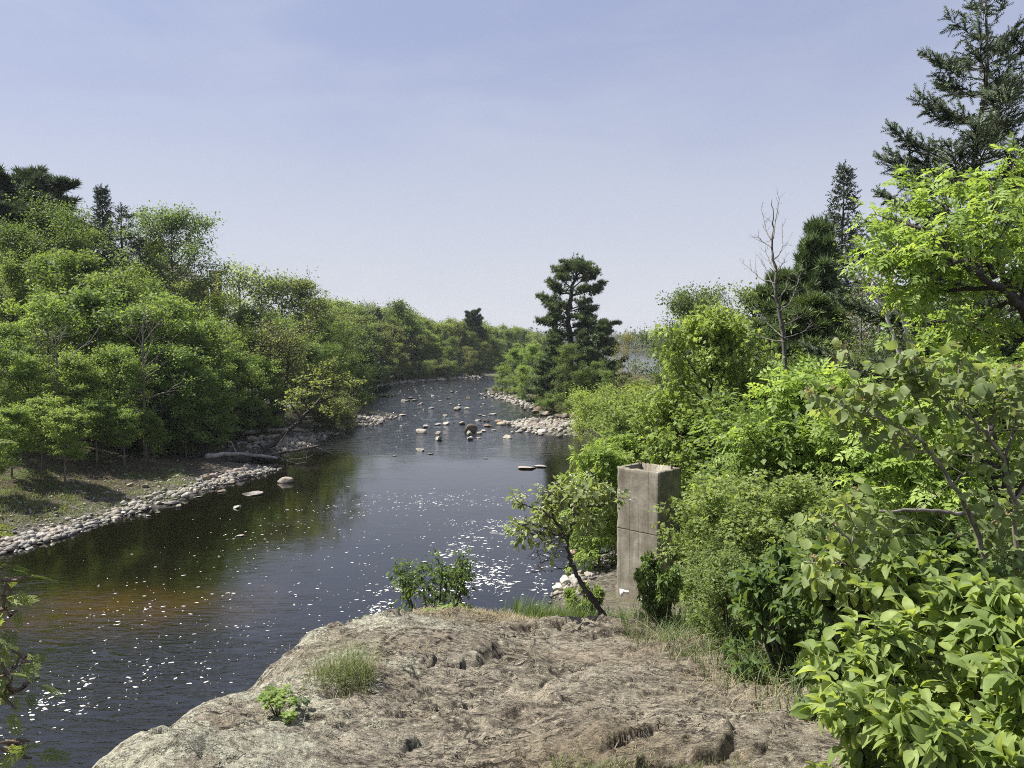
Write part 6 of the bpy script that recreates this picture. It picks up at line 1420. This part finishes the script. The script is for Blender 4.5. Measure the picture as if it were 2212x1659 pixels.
blades('grass', 'fine short green grass at the bottom of the picture', [(.42, 2.85, .16, .07, 1500, .045, .0026, .7), (.15, 2.95, .10, .06, 600, .04, .0026, .7), (.75, 2.9, .12, .06, 400, .04, .0026, .7)], (.10, .135, .04), 7)
blades('grass', 'rough green grass on the near left bank', [(-15.6, 24.5, 1.2, 1.0, 2600, .16, .02, .6), (-17.5, 25, 1.2, 1.6, 1800, .18, .02, .6), (-12.5, 28.5, 1.0, .7, 1600, .14, .02, .6), (-16, 27, 2.0, 1.2, 2400, .14, .02, .6), (-13.8, 30.5, 1.2, .8, 1400, .12, .02, .6)], (.13, .165, .045), 8)
# herbs: each a small plant of lobed leaves on thin stalks
def herb(seed, n, h, ls, tpl):
    rng = np.random.default_rng(seed); W = MB(); L = MB(); a = rng.uniform(0, 6.28, n); r = h * rng.uniform(.1, .7, n); z = h * rng.uniform(.4, 1.0, n)
    tip = np.stack([np.cos(a) * r, np.sin(a) * r, z], 1); sticks(W, tip * [.15, .15, 0] - [0, 0, .02], tip, .0022, .0015, 3)
    k = 3; P = np.repeat(tip, k, 0); aa = np.repeat(a, k) + np.tile([-1.3, 0, 1.3], n) + rng.normal(0, .2, n * k)
    inst(L, tpl, P, np.stack([np.cos(aa), np.sin(aa), rng.normal(.05, .2, n * k)], 1), np.array([0, 0, 1.]) + rng.normal(0, .25, (n * k, 3)), ls * rng.uniform(.7, 1.2, n * k), np.clip(rng.normal(.5, .2, n * k), 0, 1))
    return Kind('herb', W, L, h)
K_HERB = [herb(1, 46, .22, .065, MAPLE), herb(2, 30, .12, .05, MAPLE), herb(3, 9, .10, .05, ROUND)]
def hp(px, py, k, lab, h, leaf=(.160, .235, .047), d=None):
    p = gp(px, py); plant('leafy_herb', K_HERB[k], (p[0], p[1]), lab, 'plant', h=h, leaf=leaf, bark=(.1, .12, .04), rz=random.uniform(0, 6), trunk='stalk', crown='leaves')
hp(600, 1545, 0, 'bright green lobed herb at the river edge of the rock', .12); hp(625, 1560, 1, 'smaller bright herb right beside the lobed one on the rock edge', .05); hp(650, 1530, 2, 'bluish green herb beside the bright one on the rock edge', .06, (.10, .14, .07))
hp(795, 1478, 2, 'single broad bright leaf plant at the foot of the grass tuft', .06); hp(965, 1330, 1, 'low bright green herb under the birch bush', .14); hp(1005, 1328, 1, 'low bright green herb at the right end of the birch bush', .13); hp(930, 1335, 1, 'low bright herb at the left foot of the birch bush', .11)
# ------------------------------------------------------------------ summer haze: one even box of air round everything
def haze():
    mb = MB(); x0, x1, y0, y1, z0, z1 = -1000, 1000, -1000, 1000, -4.0, 42.0
    V = [(x, y, z) for z in (z0, z1) for y in (y0, y1) for x in (x0, x1)]
    mb.add(V, [(0, 2, 3, 1), (4, 5, 7, 6), (0, 1, 5, 4), (1, 3, 7, 5), (3, 2, 6, 7), (2, 0, 4, 6)])
    m, nt = newmat('haze'); v = nd(nt, 'ShaderNodeVolumePrincipled', {'Color': (.82, .88, .95, 1), 'Density': .00022, 'Anisotropy': .0})
    nd(nt, 'ShaderNodeOutputMaterial', {'Volume': v.outputs[0]})
    o = link('haze', mb.mesh('haze', m)); tag(o, 'thin blue summer haze over the river and the lake', 'haze', None, 'stuff')
haze()
